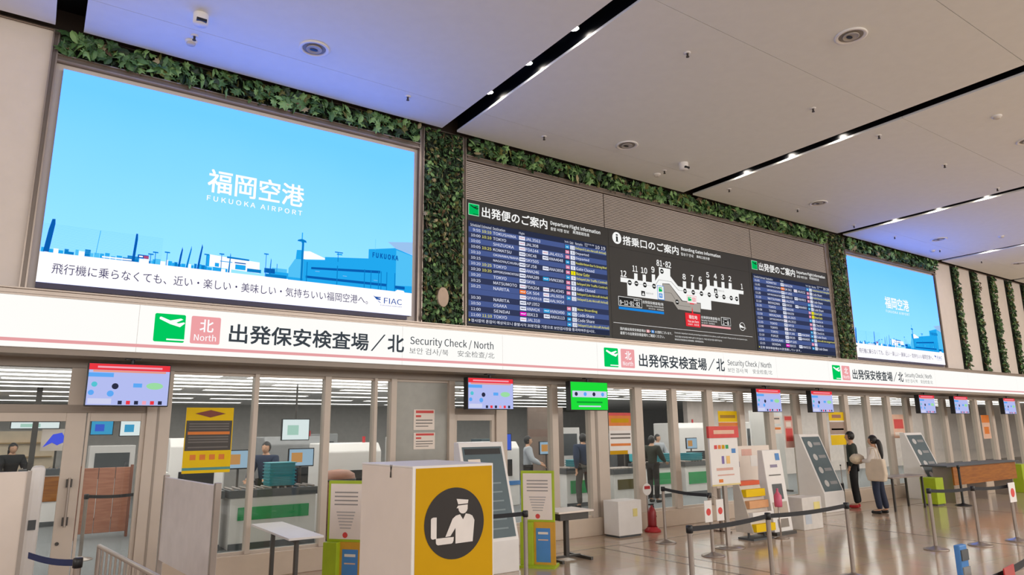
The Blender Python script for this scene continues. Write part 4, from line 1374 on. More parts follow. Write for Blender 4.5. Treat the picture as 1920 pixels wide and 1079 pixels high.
c.build('door_gap', t)
c = MB()
c.box(1.74, 2.0, 13.22, 14.88, 0.004, 0.08, M_DGREY)
c.build('plinth', t)


def wall_screen(label, x, y_, z, w_, h_, m1, m2):
    t = thing('wall_screen', label, 'screen', (x, y_, z), 0, 'lit screens inside the screening room')
    c = MB()
    c.box(x - w_ / 2, x + w_ / 2, y_, y_ + .06, z, z + h_, M_BODY)
    c.tube((x, y_ + .03, z + h_), (x, y_ + .03, 2.80), .02, M_STEEL_D, 8)
    cs = c.build('casing', t)
    c = MB()
    c.rect(x - w_ / 2 + .015, x + w_ / 2 - .015, z + .015, z + h_ - .015, y_ - .002, m1)
    c.rect(x - w_ * .3, x + w_ * .1, z + h_ * .25, z + h_ * .7, y_ - .004, m2)
    c.build('display', cs)


i1, i2, i3, i4 = glow('inner_blue', '#3fa6d6', .9), glow('inner_pale', '#e9f3f4', 1.0), glow('inner_deep_blue', '#3f62d8', .9), glow('inner_greenish', '#bfe8d8', .8)
wall_screen('blue lit screen seen at the top of the narrow left door', 1.25, 17.0, 1.83, .42, .32, i1, i3)
wall_screen('pale lit screen seen at the top of the narrow left door', 1.80, 17.0, 1.80, .45, .35, i2, i1)
wall_screen('white notice screen above the teal tray stack', 4.35, 13.9, 1.68, .55, .42, i2, i4)
wall_screen('small blue screen left of the walking person inside', 9.55, 14.2, 1.35, .36, .40, i3, i1)
wall_screen('greenish lit exit screen seen through the door under the second hanging screen', 7.6, 14.0, 1.9, .4, .25, i4, i2)
wall_screen('long white lit panel seen through the wide left door', 0.1, 18.5, 1.98, .9, .16, i2, i4)
t = thing('shop_display', 'cream lit shelf unit seen through the wide left door', 'shelf', (-0.1, 20, 0))
c = MB()
c.box(-0.9, 0.55, 20.0, 20.4, 0.004, 1.95, mat('cream_shelf', '#e3d3bb', 0.5))
c.build('carcass', t)
c = MB()
for k in range(4):
    c.box(-0.85, 0.5, 19.9, 20.0, 0.7 + k * .32, 0.73 + k * .32, mat('pale_wood', '#b79a6d', 0.5))
c.build('shelves', t)
t = thing('blue_emblem_sign', 'blue swoosh sign on the inner wall seen through the wide left door', 'sign', (0.5, 19.0, 1.55))
c = MB()
c.box(0.24, 0.84, 19.0, 19.05, 1.5, 1.98, M_CREAM)
c.build('panel', t)
c = MB()
c.poly([(0.28, 1.58), (0.45, 1.86), (0.62, 1.90), (0.80, 1.60), (0.66, 1.68), (0.55, 1.62), (0.45, 1.68)], 18.995, glow('emblem_blue', '#4a5cf0', .9))
c.build('swoosh', t)
c = MB()
c.box(0.52, 0.56, 19.05, 19.10, 0.004, 1.55, M_STEEL_D)
c.build('post', t)
counter('reception_counter', 'wood-fronted counter seen through the wide left door', -0.1, 0.85, 17.6, 18.1, 1.15, (0.5, 1.0), M_BROWN, M_DGREY, 'counter')
t = thing('structural_post', 'dark steel post seen through the wide left door', 'post', (0.09, 17.0, 0))
c = MB()
c.box(0.04, 0.14, 16.95, 17.05, 0.004, 2.80, M_STEEL_D)
c.build('shaft', t)
c = MB()
c.box(0.0, 0.18, 16.91, 17.09, 0.004, 0.06, M_STEEL_D)
c.build('foot', t)
t = thing('hand_sanitizer_stand', 'cyan-topped sanitizer stand left of the orange notice, inside the glass', 'stand', (12.05, 12.4, 0))
c = MB()
c.lathe([(0.0, 0.004), (0.17, 0.004), (0.17, 0.03), (0.02, 0.05), (0.02, 1.05)], 12.05, 12.4, M_STEEL_D, 16)
c.build('stand_pole', t)
c = MB()
c.box(11.97, 12.13, 12.32, 12.48, 1.05, 1.42, mat('cyan_plastic', '#46b6c4', 0.4))
c.build('dispenser', t, bevel=0.03)
for x0, x1, y_, h_, lb in ((5.6, 7.0, 12.2, 2.3, 'white partition seen through the door under the second hanging screen'), (11.9, 13.2, 16.5, 2.5, 'brown partition far inside, behind the person walking'), (16.9, 18.4, 12.6, 2.3, 'pale partition inside, behind the tall white totem')):
    t = thing('partition_screen', lb, 'partition', ((x0 + x1) / 2, y_, 0))
    c = MB()
    c.box(x0, x1, y_, y_ + .05, 0.05, h_, mat('dim_brown', '#7b6a60', 0.6) if 'brown' in lb else M_WHITE)
    c.build('panel', t)
    c = MB()
    for xx in (x0 + .1, x1 - .1):
        c.box(xx - .03, xx + .03, y_ - .2, y_ + .25, 0.004, .05, M_STEEL_D)
    c.build('feet', t)

# ================================================================== screens hanging under the light box
TVB = glow('hang_screen_body', '#b4bdf0')
TVB2 = glow('hang_screen_blue', '#5ea8f4')
TVR = glow('hang_screen_red', '#ec3842')
TVP = glow('hang_screen_pink', '#f0a4b6')
TVG = glow('hang_screen_green', '#1fdd3b')
TVL = glow('hang_screen_lilac', '#cfd2ef')
TVD = glow('hang_screen_dark', '#2d2f45')
TVT = glow('hang_screen_teal', '#55c4d2')
TVS = glow('hang_screen_soft_green', '#9cdca4')


def tv(x, label, kind, wd=0.86, hd=0.495):
    y_, z = 9.20, 2.14
    t = thing('hanging_display', label, 'screen', (x, y_, z), 0, 'displays hanging under the light box')
    c = MB()
    c.box(x - wd / 2, x + wd / 2, y_ + .004, y_ + .13, z, z + hd, M_BODY)
    cs = c.build('casing', t, bevel=0.008)
    c = MB()
    c.tube((x + .02, y_ + .07, z + hd), (x + .02, y_ + .07, 2.70), .022, M_BODY, 10)
    c.box(x - .06, x + .10, y_ + .02, y_ + .12, 2.685, 2.70, M_BODY)
    c.build('bracket', t)
    c = MB()
    x0, x1, z0, z1 = x - wd / 2 + .012, x + wd / 2 - .012, z + .012, z + hd - .012
    yy = y_ + .002
    W_, H_ = x1 - x0, z1 - z0

    def R(u0, u1, v0, v1, m, k=1):
        c.rect(x0 + u0 * W_, x0 + u1 * W_, z0 + v0 * H_, z0 + v1 * H_, yy - .001 * k, m)
    if kind == 'green':
        R(0, 1, 0, 1, TVG, 0)
        R(0.04, .98, .45, .68, TVL)
        for k in range(4):
            c.disc(x0 + (.14 + .24 * k) * W_, z0 + .565 * H_, .035, yy - .002, TVB2 if k % 2 else TVD, 14)
        R(.15, .85, .24, .30, glow('hang_screen_dark_green', '#0f9c33'))
        R(.2, .8, .1, .15, TVL)
    else:
        R(0, 1, 0, 1, TVB, 0)
        R(0, 1, .85, 1, TVR)
        R(.1, .9, .90, .945, TVP, 2)
        R(.05, .95, .80, .845, glow('hang_screen_orange', '#e79a86'), 2)
        R(0, .3, .68, .78, TVB2)
        c.disc(x0 + .08 * W_, z0 + .50 * H_, .03, yy - .001, TVT, 14)
        c.disc(x0 + .33 * W_, z0 + .46 * H_, .035, yy - .001, TVD, 14)
        c.disc(x0 + .05 * W_, z0 + .30 * H_, .03, yy - .001, TVB2, 14)
        c.disc(x0 + .28 * W_, z0 + .28 * H_, .035, yy - .001, TVB2, 14)
        R(.55, .66, .44, .54, TVB2)
        c.disc(x0 + .82 * W_, z0 + .48 * H_, .09, yy - .001, TVS, 20, .04)
        R(0.02, .3, .03, .16, TVL)
        for k, mm in enumerate((TVD, TVR, TVD, TVP, TVR, TVD)):
            R(.38 + .1 * k, .43 + .1 * k, .02, .11, mm)
    c.build('picture', cs)
    return t


tv(0.905, 'red-headed information display hanging in front of the far left doors', 'info')
tv(5.93, 'red-headed information display hanging over the white and yellow box stand', 'info')
tv(7.965, 'bright green display hanging under the light box', 'green')
tv(13.03, 'red-headed display hanging above the white totem', 'info')
tv(15.03, 'red-headed display hanging above the dark slanted stand', 'info')
tv(20.0, 'red-headed display hanging right of the standing couple, first of three small ones', 'info')
tv(22.0, 'red-headed display hanging over the wooden counter, second of three small ones', 'info')
tv(25.3, 'red-headed display cut by the right edge of the photo', 'info')

# ================================================================== notices on the glass


def notice(name, label, x0, x1, z0, z1, bands, y_=None, group=None):
    y_ = y_ or YG - 0.012
    t = thing(name, label, 'poster', ((x0 + x1) / 2, y_, z0), 0, group)
    c = MB()
    c.box(x0, x1, y_, y_ + .006, z0, z1, M_WHITE)
    sh = c.build('sheet', t)
    c = MB()
    H_ = z1 - z0
    W_ = x1 - x0
    for u0, u1, v0, v1, m, k in bands:
        c.rect(x0 + u0 * W_, x0 + u1 * W_, z0 + v0 * H_, z0 + v1 * H_, y_ - .001 - .001 * k, m)
    c.build('print', sh)
    return t


M_TXT = mat('grey_print', '#6f6a66', 0.6)
M_PRED = mat('red_print', '#d4433f', 0.5)
M_DPRN = mat('charcoal_print', '#46413d', 0.55)
big = [(0, 1, 0, 1, M_YELP, 0), (0.02, .98, .34, .80, M_DPRN, 1)]
for v in (.74, .70, .66, .54, .50, .46, .38):
    big.append((.08, .92, v, v + .02, M_TXT, 2))
big += [(.06, .94, .585, .63, M_ORANGE, 2)]
for k in range(4):
    big.append((.14 + .2 * k, .26 + .2 * k, .20, .28, M_ORANGE, 2))
big += [(0, 1, .045, .085, mat('teal_print', '#4d8f8c', 0.5), 2)]
p = notice('warning_poster', 'large yellow and charcoal poster on the glass near the left', 1.625, 2.20, 1.33, 2.15, big)
c = MB()
c.poly([(1.73, 2.075), (1.915, 2.12), (2.10, 2.075), (1.915, 2.025)], YG - .017, mat('maroon_print', '#7d3326', 0.5))
c.build('diamond_mark', p)
nt = [(0, 1, 0, 1, M_CREAM, 0), (.1, .95, .82, .95, M_PRED, 1), (.1, .35, .62, .72, M_PRED, 1), (.1, .9, .45, .5, M_TXT, 1), (.1, .9, .30, .35, M_TXT, 1), (.1, .7, .16, .2, M_TXT, 1)]
notice('paper_notice', 'upper cream notice with red heading on the frosted panel', 4.83, 5.19, 1.84, 2.15, nt)
notice('paper_notice', 'lower cream notice with red heading on the frosted panel', 4.835, 5.20, 1.55, 1.80, nt)
notice('orange_notice', 'orange, white and yellow notice on the glass right of the green display', 8.83, 9.39, 1.36, 2.12, [(0, 1, .68, 1, M_ORANGE, 0), (0, 1, .93, 1, M_PRED, 1), (.1, .9, .76, .86, M_YEL, 1), (0, 1, .57, .66, mat('pale_print', '#ecdcd4', .5), 1), (.05, .95, .46, .5, M_TXT, 1), (.05, .95, .37, .41, M_TXT, 1), (.05, .95, .2, .26, M_ORANGE, 1), (0, .8, 0, .09, M_YEL, 1)])
notice('yellow_notice', 'wide yellow notice on the glass above the red-topped poster', 11.92, 12.54, 1.82, 2.17, [(0, 1, .35, 1, M_YELP, 0), (.1, .9, .58, .76, mat('ochre_print', '#a87f0c', .5), 1), (0, 1, .1, .32, M_ORANGE, 1), (.3, 1, .0, .08, M_PRED, 1)])
notice('yellow_notice', 'tall yellow and brown notice on the glass left of the standing couple', 16.02, 16.68, 1.38, 2.17, [(0, 1, .74, 1, M_YELP, 0), (.2, .8, .82, .92, M_REDWOOD, 1), (0, 1, .32, .7, mat('brown_print', '#a58e80', .5), 1), (.1, .9, .45, .5, M_PRED, 1), (0, 1, 0, .3, M_YELP, 1)])
notice('red_notice', 'narrow reddish notice on the glass left of the dark slanted stand', 14.2, 14.52, 1.36, 2.08, [(0, 1, 0, 1, mat('rose_print', '#d8a99c', .5), 0), (.1, .9, .85, .97, M_PRED, 1), (.1, .9, .2, .6, M_PRED, 1), (.2, .8, .65, .8, M_CREAM, 1)])
notice('orange_notice', 'small orange notice far right over the wooden counter', 24.35, 24.9, 1.4, 2.12, [(0, 1, .0, 1, mat('peach_print', '#e2b8a0', .5), 0), (0, 1, .68, 1, M_ORANGE, 1), (.2, .8, .2, .5, M_ORANGE, 1)])
notice('red_notice', 'pale red notice on the glass right of the standing woman', 19.0, 19.6, 1.5, 2.12, [(0, 1, 0, 1, mat('peach_print', '#e2b8a0', .5), 0), (.1, .9, .4, .8, M_PRED, 1), (.1, .8, .1, .25, M_CREAM, 1)])
notice('small_notice', 'upper small cream card left of the narrow reddish notice', 13.78, 14.06, 1.90, 2.06, [(0, 1, 0, 1, M_CREAM, 0), (.1, .9, .6, .8, M_TXT, 1)])
notice('small_notice', 'lower small cream card left of the narrow reddish notice', 13.8, 14.08, 1.68, 1.84, [(0, 1, 0, 1, M_CREAM, 0), (.1, .9, .55, .85, M_ORANGE, 1)])

# ================================================================== floor furniture, near to far
# white box stand with the screening pictogram
t = thing('pictogram_stand', 'tall white box stand with yellow customs officer sign, nearest to the viewer', 'sign stand', (2.23, 4.3, 0))
c = MB()
c.box(1.942, 2.521, 3.905, 4.68, 0.0, 1.588, M_CREAM)
c.build('cabinet', t, bevel=0.004)
c = MB()
c.box(1.94, 2.523, 3.90, 4.685, 1.588, 1.60, M_WHITE)
c.build('top_panel', t, bevel=0.003)
c = MB()
c.box(1.942, 2.521, 3.895, 3.906, 0.02, 1.599, M_WHITE)
c.build('front_frame', t, bevel=0.002)
c = MB()
c.rect(1.962, 2.511, 0.35, 1.585, 3.893, M_YEL)
c.disc(2.234, 1.249, 0.212, 3.891, M_INK, 56)
ys = c.build('yellow_sign', t)
c = MB()
y = 3.889
M_PIC = mat('picto_white', '#e6dfdb', 0.5)
c.poly([(2.245, 1.392), (2.331, 1.382), (2.327, 1.360), (2.257, 1.358)], y, M_PIC)
hd = [(2.257, 1.351), (2.326, 1.354)]
for i in range(9):
    a = math.radians(10 - 190 * i / 8)
    hd.append((2.292 + .034 * math.cos(a), 1.335 + .034 * math.sin(a)))
hd += [(2.258, 1.336), (2.245, 1.335), (2.252, 1.346)]
c.poly(hd, y, M_PIC)
c.poly([(2.270, 1.298), (2.292, 1.266), (2.312, 1.30), (2.338, 1.295), (2.36, 1.284), (2.375, 1.257), (2.362, 1.130), (2.238, 1.128), (2.238, 1.220), (2.202, 1.174), (2.167, 1.172), (2.217, 1.275), (2.241, 1.292)], y, M_PIC)
c.poly([(2.072, 1.289), (2.066, 1.281), (2.067, 1.176), (2.072, 1.168), (2.081, 1.165), (2.106, 1.168), (2.106, 1.291), (2.085, 1.292)], y, M_PIC)
c.poly([(2.101, 1.168), (2.226, 1.168), (2.224, 1.145), (2.218, 1.134), (2.210, 1.130), (2.116, 1.129), (2.105, 1.135), (2.102, 1.143)], y, M_PIC)
c.build('officer_pictogram', ys)
c = MB()
for dy, dx_ in ((-0.012, .012), (0.012, -.012)):
    c.tube((1.94, 4.2 + dy, 1.60), (1.937, 4.2 + dx_ * .3, 1.55), 0.0025, M_STEEL_D, 6)
    c.tube((1.937, 4.2 + dx_ * .3, 1.55), (1.937, 4.2 - dy * .5, 1.52), 0.0025, M_STEEL_D, 6)
c.build('wire_clip', t)


def stanchion(label, x, y_, h=0.88, m=None, belt_to=None, group='belt posts on the stone floor', belt_m=None):
    m = m or M_STEEL
    t = thing('belt_post', label, 'belt post', (x, y_, 0), 0, group)
    c = MB()
    c.lathe([(0.0, 0.0), (0.17, 0.0), (0.17, 0.012), (0.15, 0.022), (0.05, 0.045), (0.028, 0.06)], x, y_, m, 24)
    c.build('base', t)
    c = MB()
    c.tube((x, y_, 0.05), (x, y_, h - 0.07), 0.026, m, 14)
    c.build('pole', t)
    c = MB()
    c.lathe([(0.026, h - .075), (0.034, h - .07), (0.034, h - .005), (0.028, h), (0.0, h)], x, y_, M_BODY, 16)
    c.build('belt_head', t)
    if belt_to:
        c = MB()
        x1, y1 = belt_to
        d = Vector((x1 - x, y1 - y_, 0)).normalized()
        nrm = Vector((-d.y, d.x, 0)) * 0.0015
        N = 8
        prev = None
        vs, fs = [], []
        for k in range(N + 1):
            u = k / N
            sag = 0.02 * math.sin(PI * u)
            px_, py_ = x + (x1 - x) * u, y_ + (y1 - y_) * u
            for sgn in (1, -1):
                for zz in (h - .06, h - .012):
                    vs.append((px_ + sgn * nrm.x, py_ + sgn * nrm.y, zz - sag))
        for k in range(N):
            a, b_ = 4 * k, 4 * k + 4
            fs += [(a, b_, b_ + 1, a + 1), (a + 2, a + 3, b_ + 3, b_ + 2), (a, a + 2, b_ + 2, b_), (a + 1, b_ + 1, b_ + 3, a + 3)]
        c.add(vs, fs, belt_m or M_BELT)
        c.build('belt', t)
    return t


stanchion('steel belt post in front of the white totem, first of three in the front row', 5.42, 4.85, belt_to=(6.87, 5.0))
stanchion('steel belt post in front of the leaflet rack, middle of the front row', 6.87, 5.0, belt_to=(8.5, 5.03))
stanchion('steel belt post in front of the standing man, end of the front row', 8.5, 5.03)
stanchion('steel belt post just right of the white and yellow box stand', 4.95, 6.95, belt_to=(3.9, 7.35))
stanchion('steel belt post tucked behind the white and yellow box stand', 3.9, 7.35)
stanchion('steel belt post right of the red fire extinguisher', 8.7, 8.3, belt_to=(8.35, 7.05))
stanchion('steel belt post with two hanging cards, left of the red-topped poster', 8.35, 7.05)
stanchion('steel belt post right of the standing couple, with a belt leaving to the right', 11.3, 5.35, belt_to=(12.2, 5.12))
stanchion('steel belt post in front of the wooden counter', 12.2, 5.12, belt_to=(13.1, 4.95))
stanchion('steel belt post with a white round-mark card at the right edge', 13.1, 4.95)
stanchion('black belt post left of the wooden counter', 17.9, 7.75, .9, M_BODY)
stanchion('belt post with navy belt beside the steel crowd barrier', 0.41, 6.45, .90, belt_to=(0.1, 7.1), belt_m=M_BELT_B)
stanchion('belt post seen through the narrow glass door at the left, inside', .82, 12.6, .95, belt_to=(1.55, 12.6))
stanchion('belt post whose belt carries the red placard at the bottom right corner', 4.88, 2.10, belt_to=(6.5, 2.32))
for dx_, lb in ((-.1, 'left white card with a red dot hanging by the belt post near the red-topped poster'), (.16, 'right white card with a red dot hanging by the belt post near the red-topped poster')):
    t = thing('hanging_card', lb, 'card', (8.35 + dx_, 7.0, .48), 0, 'cards hanging on belts')
    c = MB()
    c.box(8.35 + dx_ - .08, 8.35 + dx_ + .08, 7.0, 7.006, .48, .78, M_WHITE)
    c.tube((8.35 + dx_, 7.003, .78), (8.35, 7.04, .86), .004, M_STEEL, 6)
    c.build('card', t)
    c = MB()
    c.disc(8.35 + dx_, .62, .05, 6.998, M_PRED, 18)
    c.build('red_dot', t)
t = thing('hanging_card', 'white card with a red round mark at the right edge of the floor', 'card', (13.05, 4.9, .62), 0)
c = MB()
c.box(12.93, 13.17, 4.90, 4.908, .60, .90, M_WHITE)
c.build('card', t)
c = MB()
c.disc(13.05, .745, .07, 4.898, M_PRED, 20)
c.build('red_mark', t)
t = thing('red_placard', 'red placard hanging on the belt at the bottom right corner', 'placard', (5.45, 2.14, .6), 0.13)
c = MB()
c.box(-.12, .12, -.006, .002, .58 - .6, .885 - .6, M_RED)
c.build('panel', t, local=True, bevel=.003)
c = MB()
c.rect(-.09, .09, .2, .215, -.009, M_CREAM)
c.rect(-.07, .07, .16, .175, -.009, M_CREAM)
c.build('print', t, local=True)
t = thing('blue_label_post', 'slim post wrapped with blue and grey labels near the bottom right', 'post', (5.36, 2.38, 0))
c = MB()
c.lathe([(0, 0), (.15, 0), (.15, .015), (.03, .04), (.03, .3)], 5.36, 2.38, M_STEEL, 20)
c.build('base', t)
c = MB()
c.box(5.305, 5.415, 2.36, 2.40, .25, 1.0, M_BLUE)
c.build('sleeve', t, bevel=.008)
c = MB()
c.box(5.312, 5.408, 2.352, 2.361, .90, .97, M_DGREY)
c.box(5.312, 5.408, 2.352, 2.361, .77, .86, M_GREY)
c.build('label_print', t)

# left edge: cream partition, white gate post, crowd barrier, white panel on posts
t = thing('cream_partition', 'cream partition panel cut by the left edge of the photo', 'partition', (-.5, 8.3, 0))
c = MB()
c.box(-1.2, .05, 8.3, 8.36, .02, 1.48, M_CREAM)
c.build('panel', t, bevel=.006)
c = MB()
c.box(.03, .065, 8.29, 8.37, 0, 1.485, M_STEEL)
c.box(-1.22, -1.18, 8.29, 8.37, 0, 1.485, M_STEEL)
c.build('edge_posts', t)
c = MB()
c.tube((-.18, 8.285, .82), (-.18, 8.30, .82), .02, M_WHITE, 14)
c.build('button', t)
t = thing('gate_post', 'white gate pillar with rounded top between partition and glass door', 'gate', (.13, 9.2, 0))
c = MB()
c.box(.06, .19, 9.1, 9.35, 0.0, 1.50, M_WHITE)
c.build('housing', t, bevel=.04)
c = MB()
c.box(.09, .16, 9.09, 9.10, .85, .95, M_DGREY)
c.build('reader', t)

t = thing('crowd_barrier', 'steel crowd barrier with upright bars in the bottom left corner', 'barrier', (.62, 5.9, 0))
c = MB()
P0, P1 = Vector((.555, 6.6, 0)), Vector((.80, 4.5, 0))
R_ = .017
up = Vector((0, 0, 1))
c.tube(P0, P0 + up * .95, R_, M_STEEL, 10)
c.tube(P1, P1 + up * .95, R_, M_STEEL, 10)
c.tube(P0 + up * .95, P1 + up * .95, R_, M_STEEL, 10)
c.tube(P0 + up * .16, P1 + up * .16, R_, M_STEEL, 10)
c.build('frame', t)
for k in range(1, 15):
    p = P0.lerp(P1, k / 15)
    c = MB()
    c.tube(p + up * .16, p + up * .95, .008, M_STEEL, 8)
    c.build('bar', t)
for p in (P0.lerp(P1, .28), P0.lerp(P1, .88)):
    c = MB()
    c.tube(p + Vector((-.22, -.02, .014)), p + Vector((.22, .02, .014)), .014, M_STEEL, 8)
    c.tube(p + Vector((0, 0, .014)), p + up * .17, .014, M_STEEL, 8)
    c.build('foot', t)

t = thing('panel_screen', 'pale grey panel on two steel posts left of the white-topped table', 'partition', (1.28, 7.1, 0))
c = MB()
A, B = Vector((1.20, 7.95, 0)), Vector((1.345, 6.30, 0))
d = (B - A).normalized()
nn = Vector((-d.y, d.x, 0)) * .018
vs = []
for p in (A, B):
    for sg in (1, -1):
        for zz in (.60, 1.39):
            vs.append((p.x + sg * nn.x, p.y + sg * nn.y, zz))
c.add(vs, [(0, 1, 5, 4), (2, 6, 7, 3), (0, 2, 3, 1), (4, 5, 7, 6), (1, 3, 7, 5), (0, 4, 6, 2)], mat('pale_panel', '#cfc7c6', .4))
c.build('panel', t, bevel=.004)
for p in (A, B):
    c = MB()
    c.box(p.x - .025, p.x + .025, p.y - .03, p.y + .03, .0, 1.41, M_STEEL)
    c.box(p.x - .22, p.x + .22, p.y - .03, p.y + .03, .0, .025, M_STEEL)
    c.build('post', t, bevel=.004)

# tables
t = thing('side_table', 'long white-topped table with dark T-shaped legs before the glass', 'table', (2.56, 8.38, 0))
c = MB()
c.box(2.37, 2.75, 7.62, 9.14, .70, .725, M_WHITE)
c.build('table_top', t, bevel=.004)
for yy in (7.95, 8.85):
    c = MB()
    c.box(2.54, 2.58, yy - .03, yy + .03, .04, .70, M_STEEL_D)
    c.box(2.38, 2.74, yy - .025, yy + .025, .0, .04, M_STEEL_D)
    c.build('leg', t, bevel=.004)
c = MB()
c.box(2.55, 2.57, 7.95, 8.85, .62, .67, M_STEEL_D)
c.build('stretcher', t)

t = thing('side_table', 'small table on a dark column right of the second lime poster stand', 'table', (6.52, 8.15, 0))
c = MB()
c.box(6.2, 6.84, 7.9, 8.4, .66, .685, M_CREAM)
c.build('table_top', t, bevel=.004)
c = MB()
c.box(6.26, 6.78, 7.95, 8.35, .56, .66, M_STEEL_D)
c.build('drawer_box', t, bevel=.004)
c = MB()
c.box(6.49, 6.55, 8.12, 8.18, .05, .56, M_STEEL_D)
c.build('column', t)
for dx_ in (-.26, .26):
    c = MB()
    c.box(6.52 + dx_ - .02, 6.52 + dx_ + .02, 7.9, 8.4, .0, .04, M_STEEL_D)
    c.build('foot', t)
c = MB()
c.box(6.28, 6.76, 8.13, 8.17, .03, .06, M_STEEL_D)
c.build('crossbar', t)


def lime_stand(label, x, y_):
    t = thing('poster_stand', label, 'poster stand', (x, y_, 0), math.radians(-50), 'lime framed poster stands')
    c = MB()
    c.box(-.235, .235, -.02, .02, .58, 1.26, M_LIME)
    uf = c.build('upper_frame', t, local=True, bevel=.004)
    c = MB()
    c.rect(-.205, .205, .61, 1.225, -.022, M_CREAM)
    for k in range(4):
        c.rect(-.15, .15, 1.12 - k * .045, 1.135 - k * .045, -.024, mat('light_grey_print', '#958f8b', .6))
    for k in range(6):
        c.rect(-.12 + .01 * k, .12 - .01 * k, .90 - k * .035, .915 - k * .035, -.024, mat('pale_grey_print', '#b5aeaa', .6))
    c.disc(.0, .655, .032, -.025, M_PRED, 18)
    c.build('poster', uf, local=True)
    c = MB()
    c.box(-.235, -.06, -.10, .06, .03, .58, M_LIME)
    c.build('lime_side', t, local=True, bevel=.004)
    c = MB()
    c.box(-.06, .235, -.02, .02, .03, .58, mat('amber_frame', '#d09a2e', .5))
    c.rect(-.03, .17, .06, .50, -.022, M_BLUE)
    c.rect(-.0, .14, .42, .45, -.024, M_CREAM)
    c.rect(-.0, .14, .34, .355, -.024, mat('peach_print', '#e2b8a0', .5))
    c.build('blue_leaflet', t, local=True)
    c = MB()
    c.box(-.25, .25, -.16, .16, .0, .03, M_LIME)
    c.build('foot_plate', t, local=True)
    return t


lime_stand('lime framed poster stand left of the white and yellow box stand', 3.14, 7.98)
lime_stand('lime framed poster stand right of the white and yellow box stand', 5.90, 7.98)


def slanted_stand(label, x0, x1, yb, depth, top, panel_m, dots=0, group='slanted display stands'):
    t = thing('slanted_stand', label, 'display stand', ((x0 + x1) / 2, yb, 0), 0, group)
    c = MB()
    c.prism([(yb, 0), (yb - depth, 0), (yb - depth, .40), (yb - .12, top), (yb, top)], x0, x1, M_WHITE)
    c.build('body', t, bevel=.008)
    c = MB()
    dy, dz = depth - .12, top - .40
    ln = math.hypot(dy, dz)
    ny, nz = -dz / ln * .004, dy / ln * .004 * -1

    def P(u, v):
        return (x0 + u * (x1 - x0), yb - depth + dy * v - dz / ln * .006, .40 + dz * v + dy / ln * .006)
    c.add([P(.06, .03), P(.94, .03), P(.94, .95), P(.06, .95)], [(0, 1, 2, 3)], panel_m)
    dp = c.build('dark_panel', t)
    c = MB()

    def Q(u0, u1, v0, v1, m):
        o_ = .003

        def PP(u, v):
            p = P(u, v)
            return (p[0], p[1] - o_, p[2] + o_ * .3)
        c.add([PP(u0, v0), PP(u1, v0), PP(u1, v1), PP(u0, v1)], [(0, 1, 2, 3)], m)
    if dots:
        for k in range(dots):
            n = 16
            vs = []
            for i in range(n):
                a = 2 * PI * i / n
                p = P(.32 + .1 * math.cos(a), .82 - k * .22 + .055 * math.sin(a))
                vs.append((p[0], p[1] - .003, p[2] + .001))
            c.add(vs, [tuple(range(n))], mat('pale_dot', '#c3c2c0', .5))
            Q(.5, .85, .80 - k * .22, .85 - k * .22, M_GREY)
    else:
        Q(.1, .9, .87, .93, M_BODY)
        Q(.15, .42, .66, .82, M_CREAM)
        for k in range(6):
            Q(.12, .8, .56 - k * .09, .575 - k * .09, mat('slate_line', '#7d8c90', .5))
    c.build('panel_print', dp)
    return t


slanted_stand('dark slanted text board on a white base behind the white and yellow box stand', 4.80, 5.52, 8.4, .5, 1.66, M_SLATE)
slanted_stand('slanted stand with slate panel and pale discs left of the standing couple', 14.25, 15.02, 9.5, .6, 1.66, M_SLATE, 4)
slanted_stand('farther slanted stand with slate panel and pale discs, behind the lime box', 18.7, 19.6, 9.4, .6, 1.64, M_SLATE, 4)

# cabinet, extinguisher, poster, totem, rack and boxes in the middle distance
t = thing('low_cabinet', 'low white cabinet with a yellow label against the glass front', 'cabinet', (8.7, 9.3, 0))
c = MB()
c.box(8.45, 9.0, 9.12, 9.5, .03, .60, M_WHITE)
c.build('body', t, bevel=.008)
c = MB()
c.box(8.79, 8.89, 9.112, 9.121, .33, .46, mat('pale_yellow_label', '#e3d489', .5))
c.build('label_sticker', t)
c = MB()
c.box(8.47, 8.98, 9.14, 9.48, 0, .03, M_DGREY)
c.build('plinth', t)
t = thing('fire_extinguisher', 'red fire extinguisher on a red foot beneath a round sign', 'fire extinguisher', (9.45, 9.32, 0))
c = MB()
c.lathe([(0, 0), (.15, 0), (.15, .03), (.10, .07), (.09, .09)], 9.45, 9.32, M_RED, 22)
c.build('foot', t)
c = MB()
c.lathe([(.0, .08), (.072, .08), (.078, .12), (.078, .34), (.05, .41), (.022, .43), (.022, .46)], 9.45, 9.32, mat('deep_red_enamel', '#8e1a20', .35), 20)
c.build('cylinder', t)
c = MB()
c.box(9.38, 9.50, 9.31, 9.33, .46, .485, M_BODY)
c.tube((9.49, 9.32, .46), (9.53, 9.29, .25), .01, M_BODY, 8)
c.build('valve_and_hose', t)
c = MB()
c.tube((9.45, 9.42, .03), (9.45, 9.42, .62), .012, M_STEEL, 8)
c.build('sign_pole', t)
c = MB()
c.tube((9.45, 9.405, .73), (9.45, 9.415, .73), .105, M_WHITE, 24)
c.box(9.38, 9.52, 9.398, 9.404, .735, .79, M_RED)
c.build('sign_disc', t)

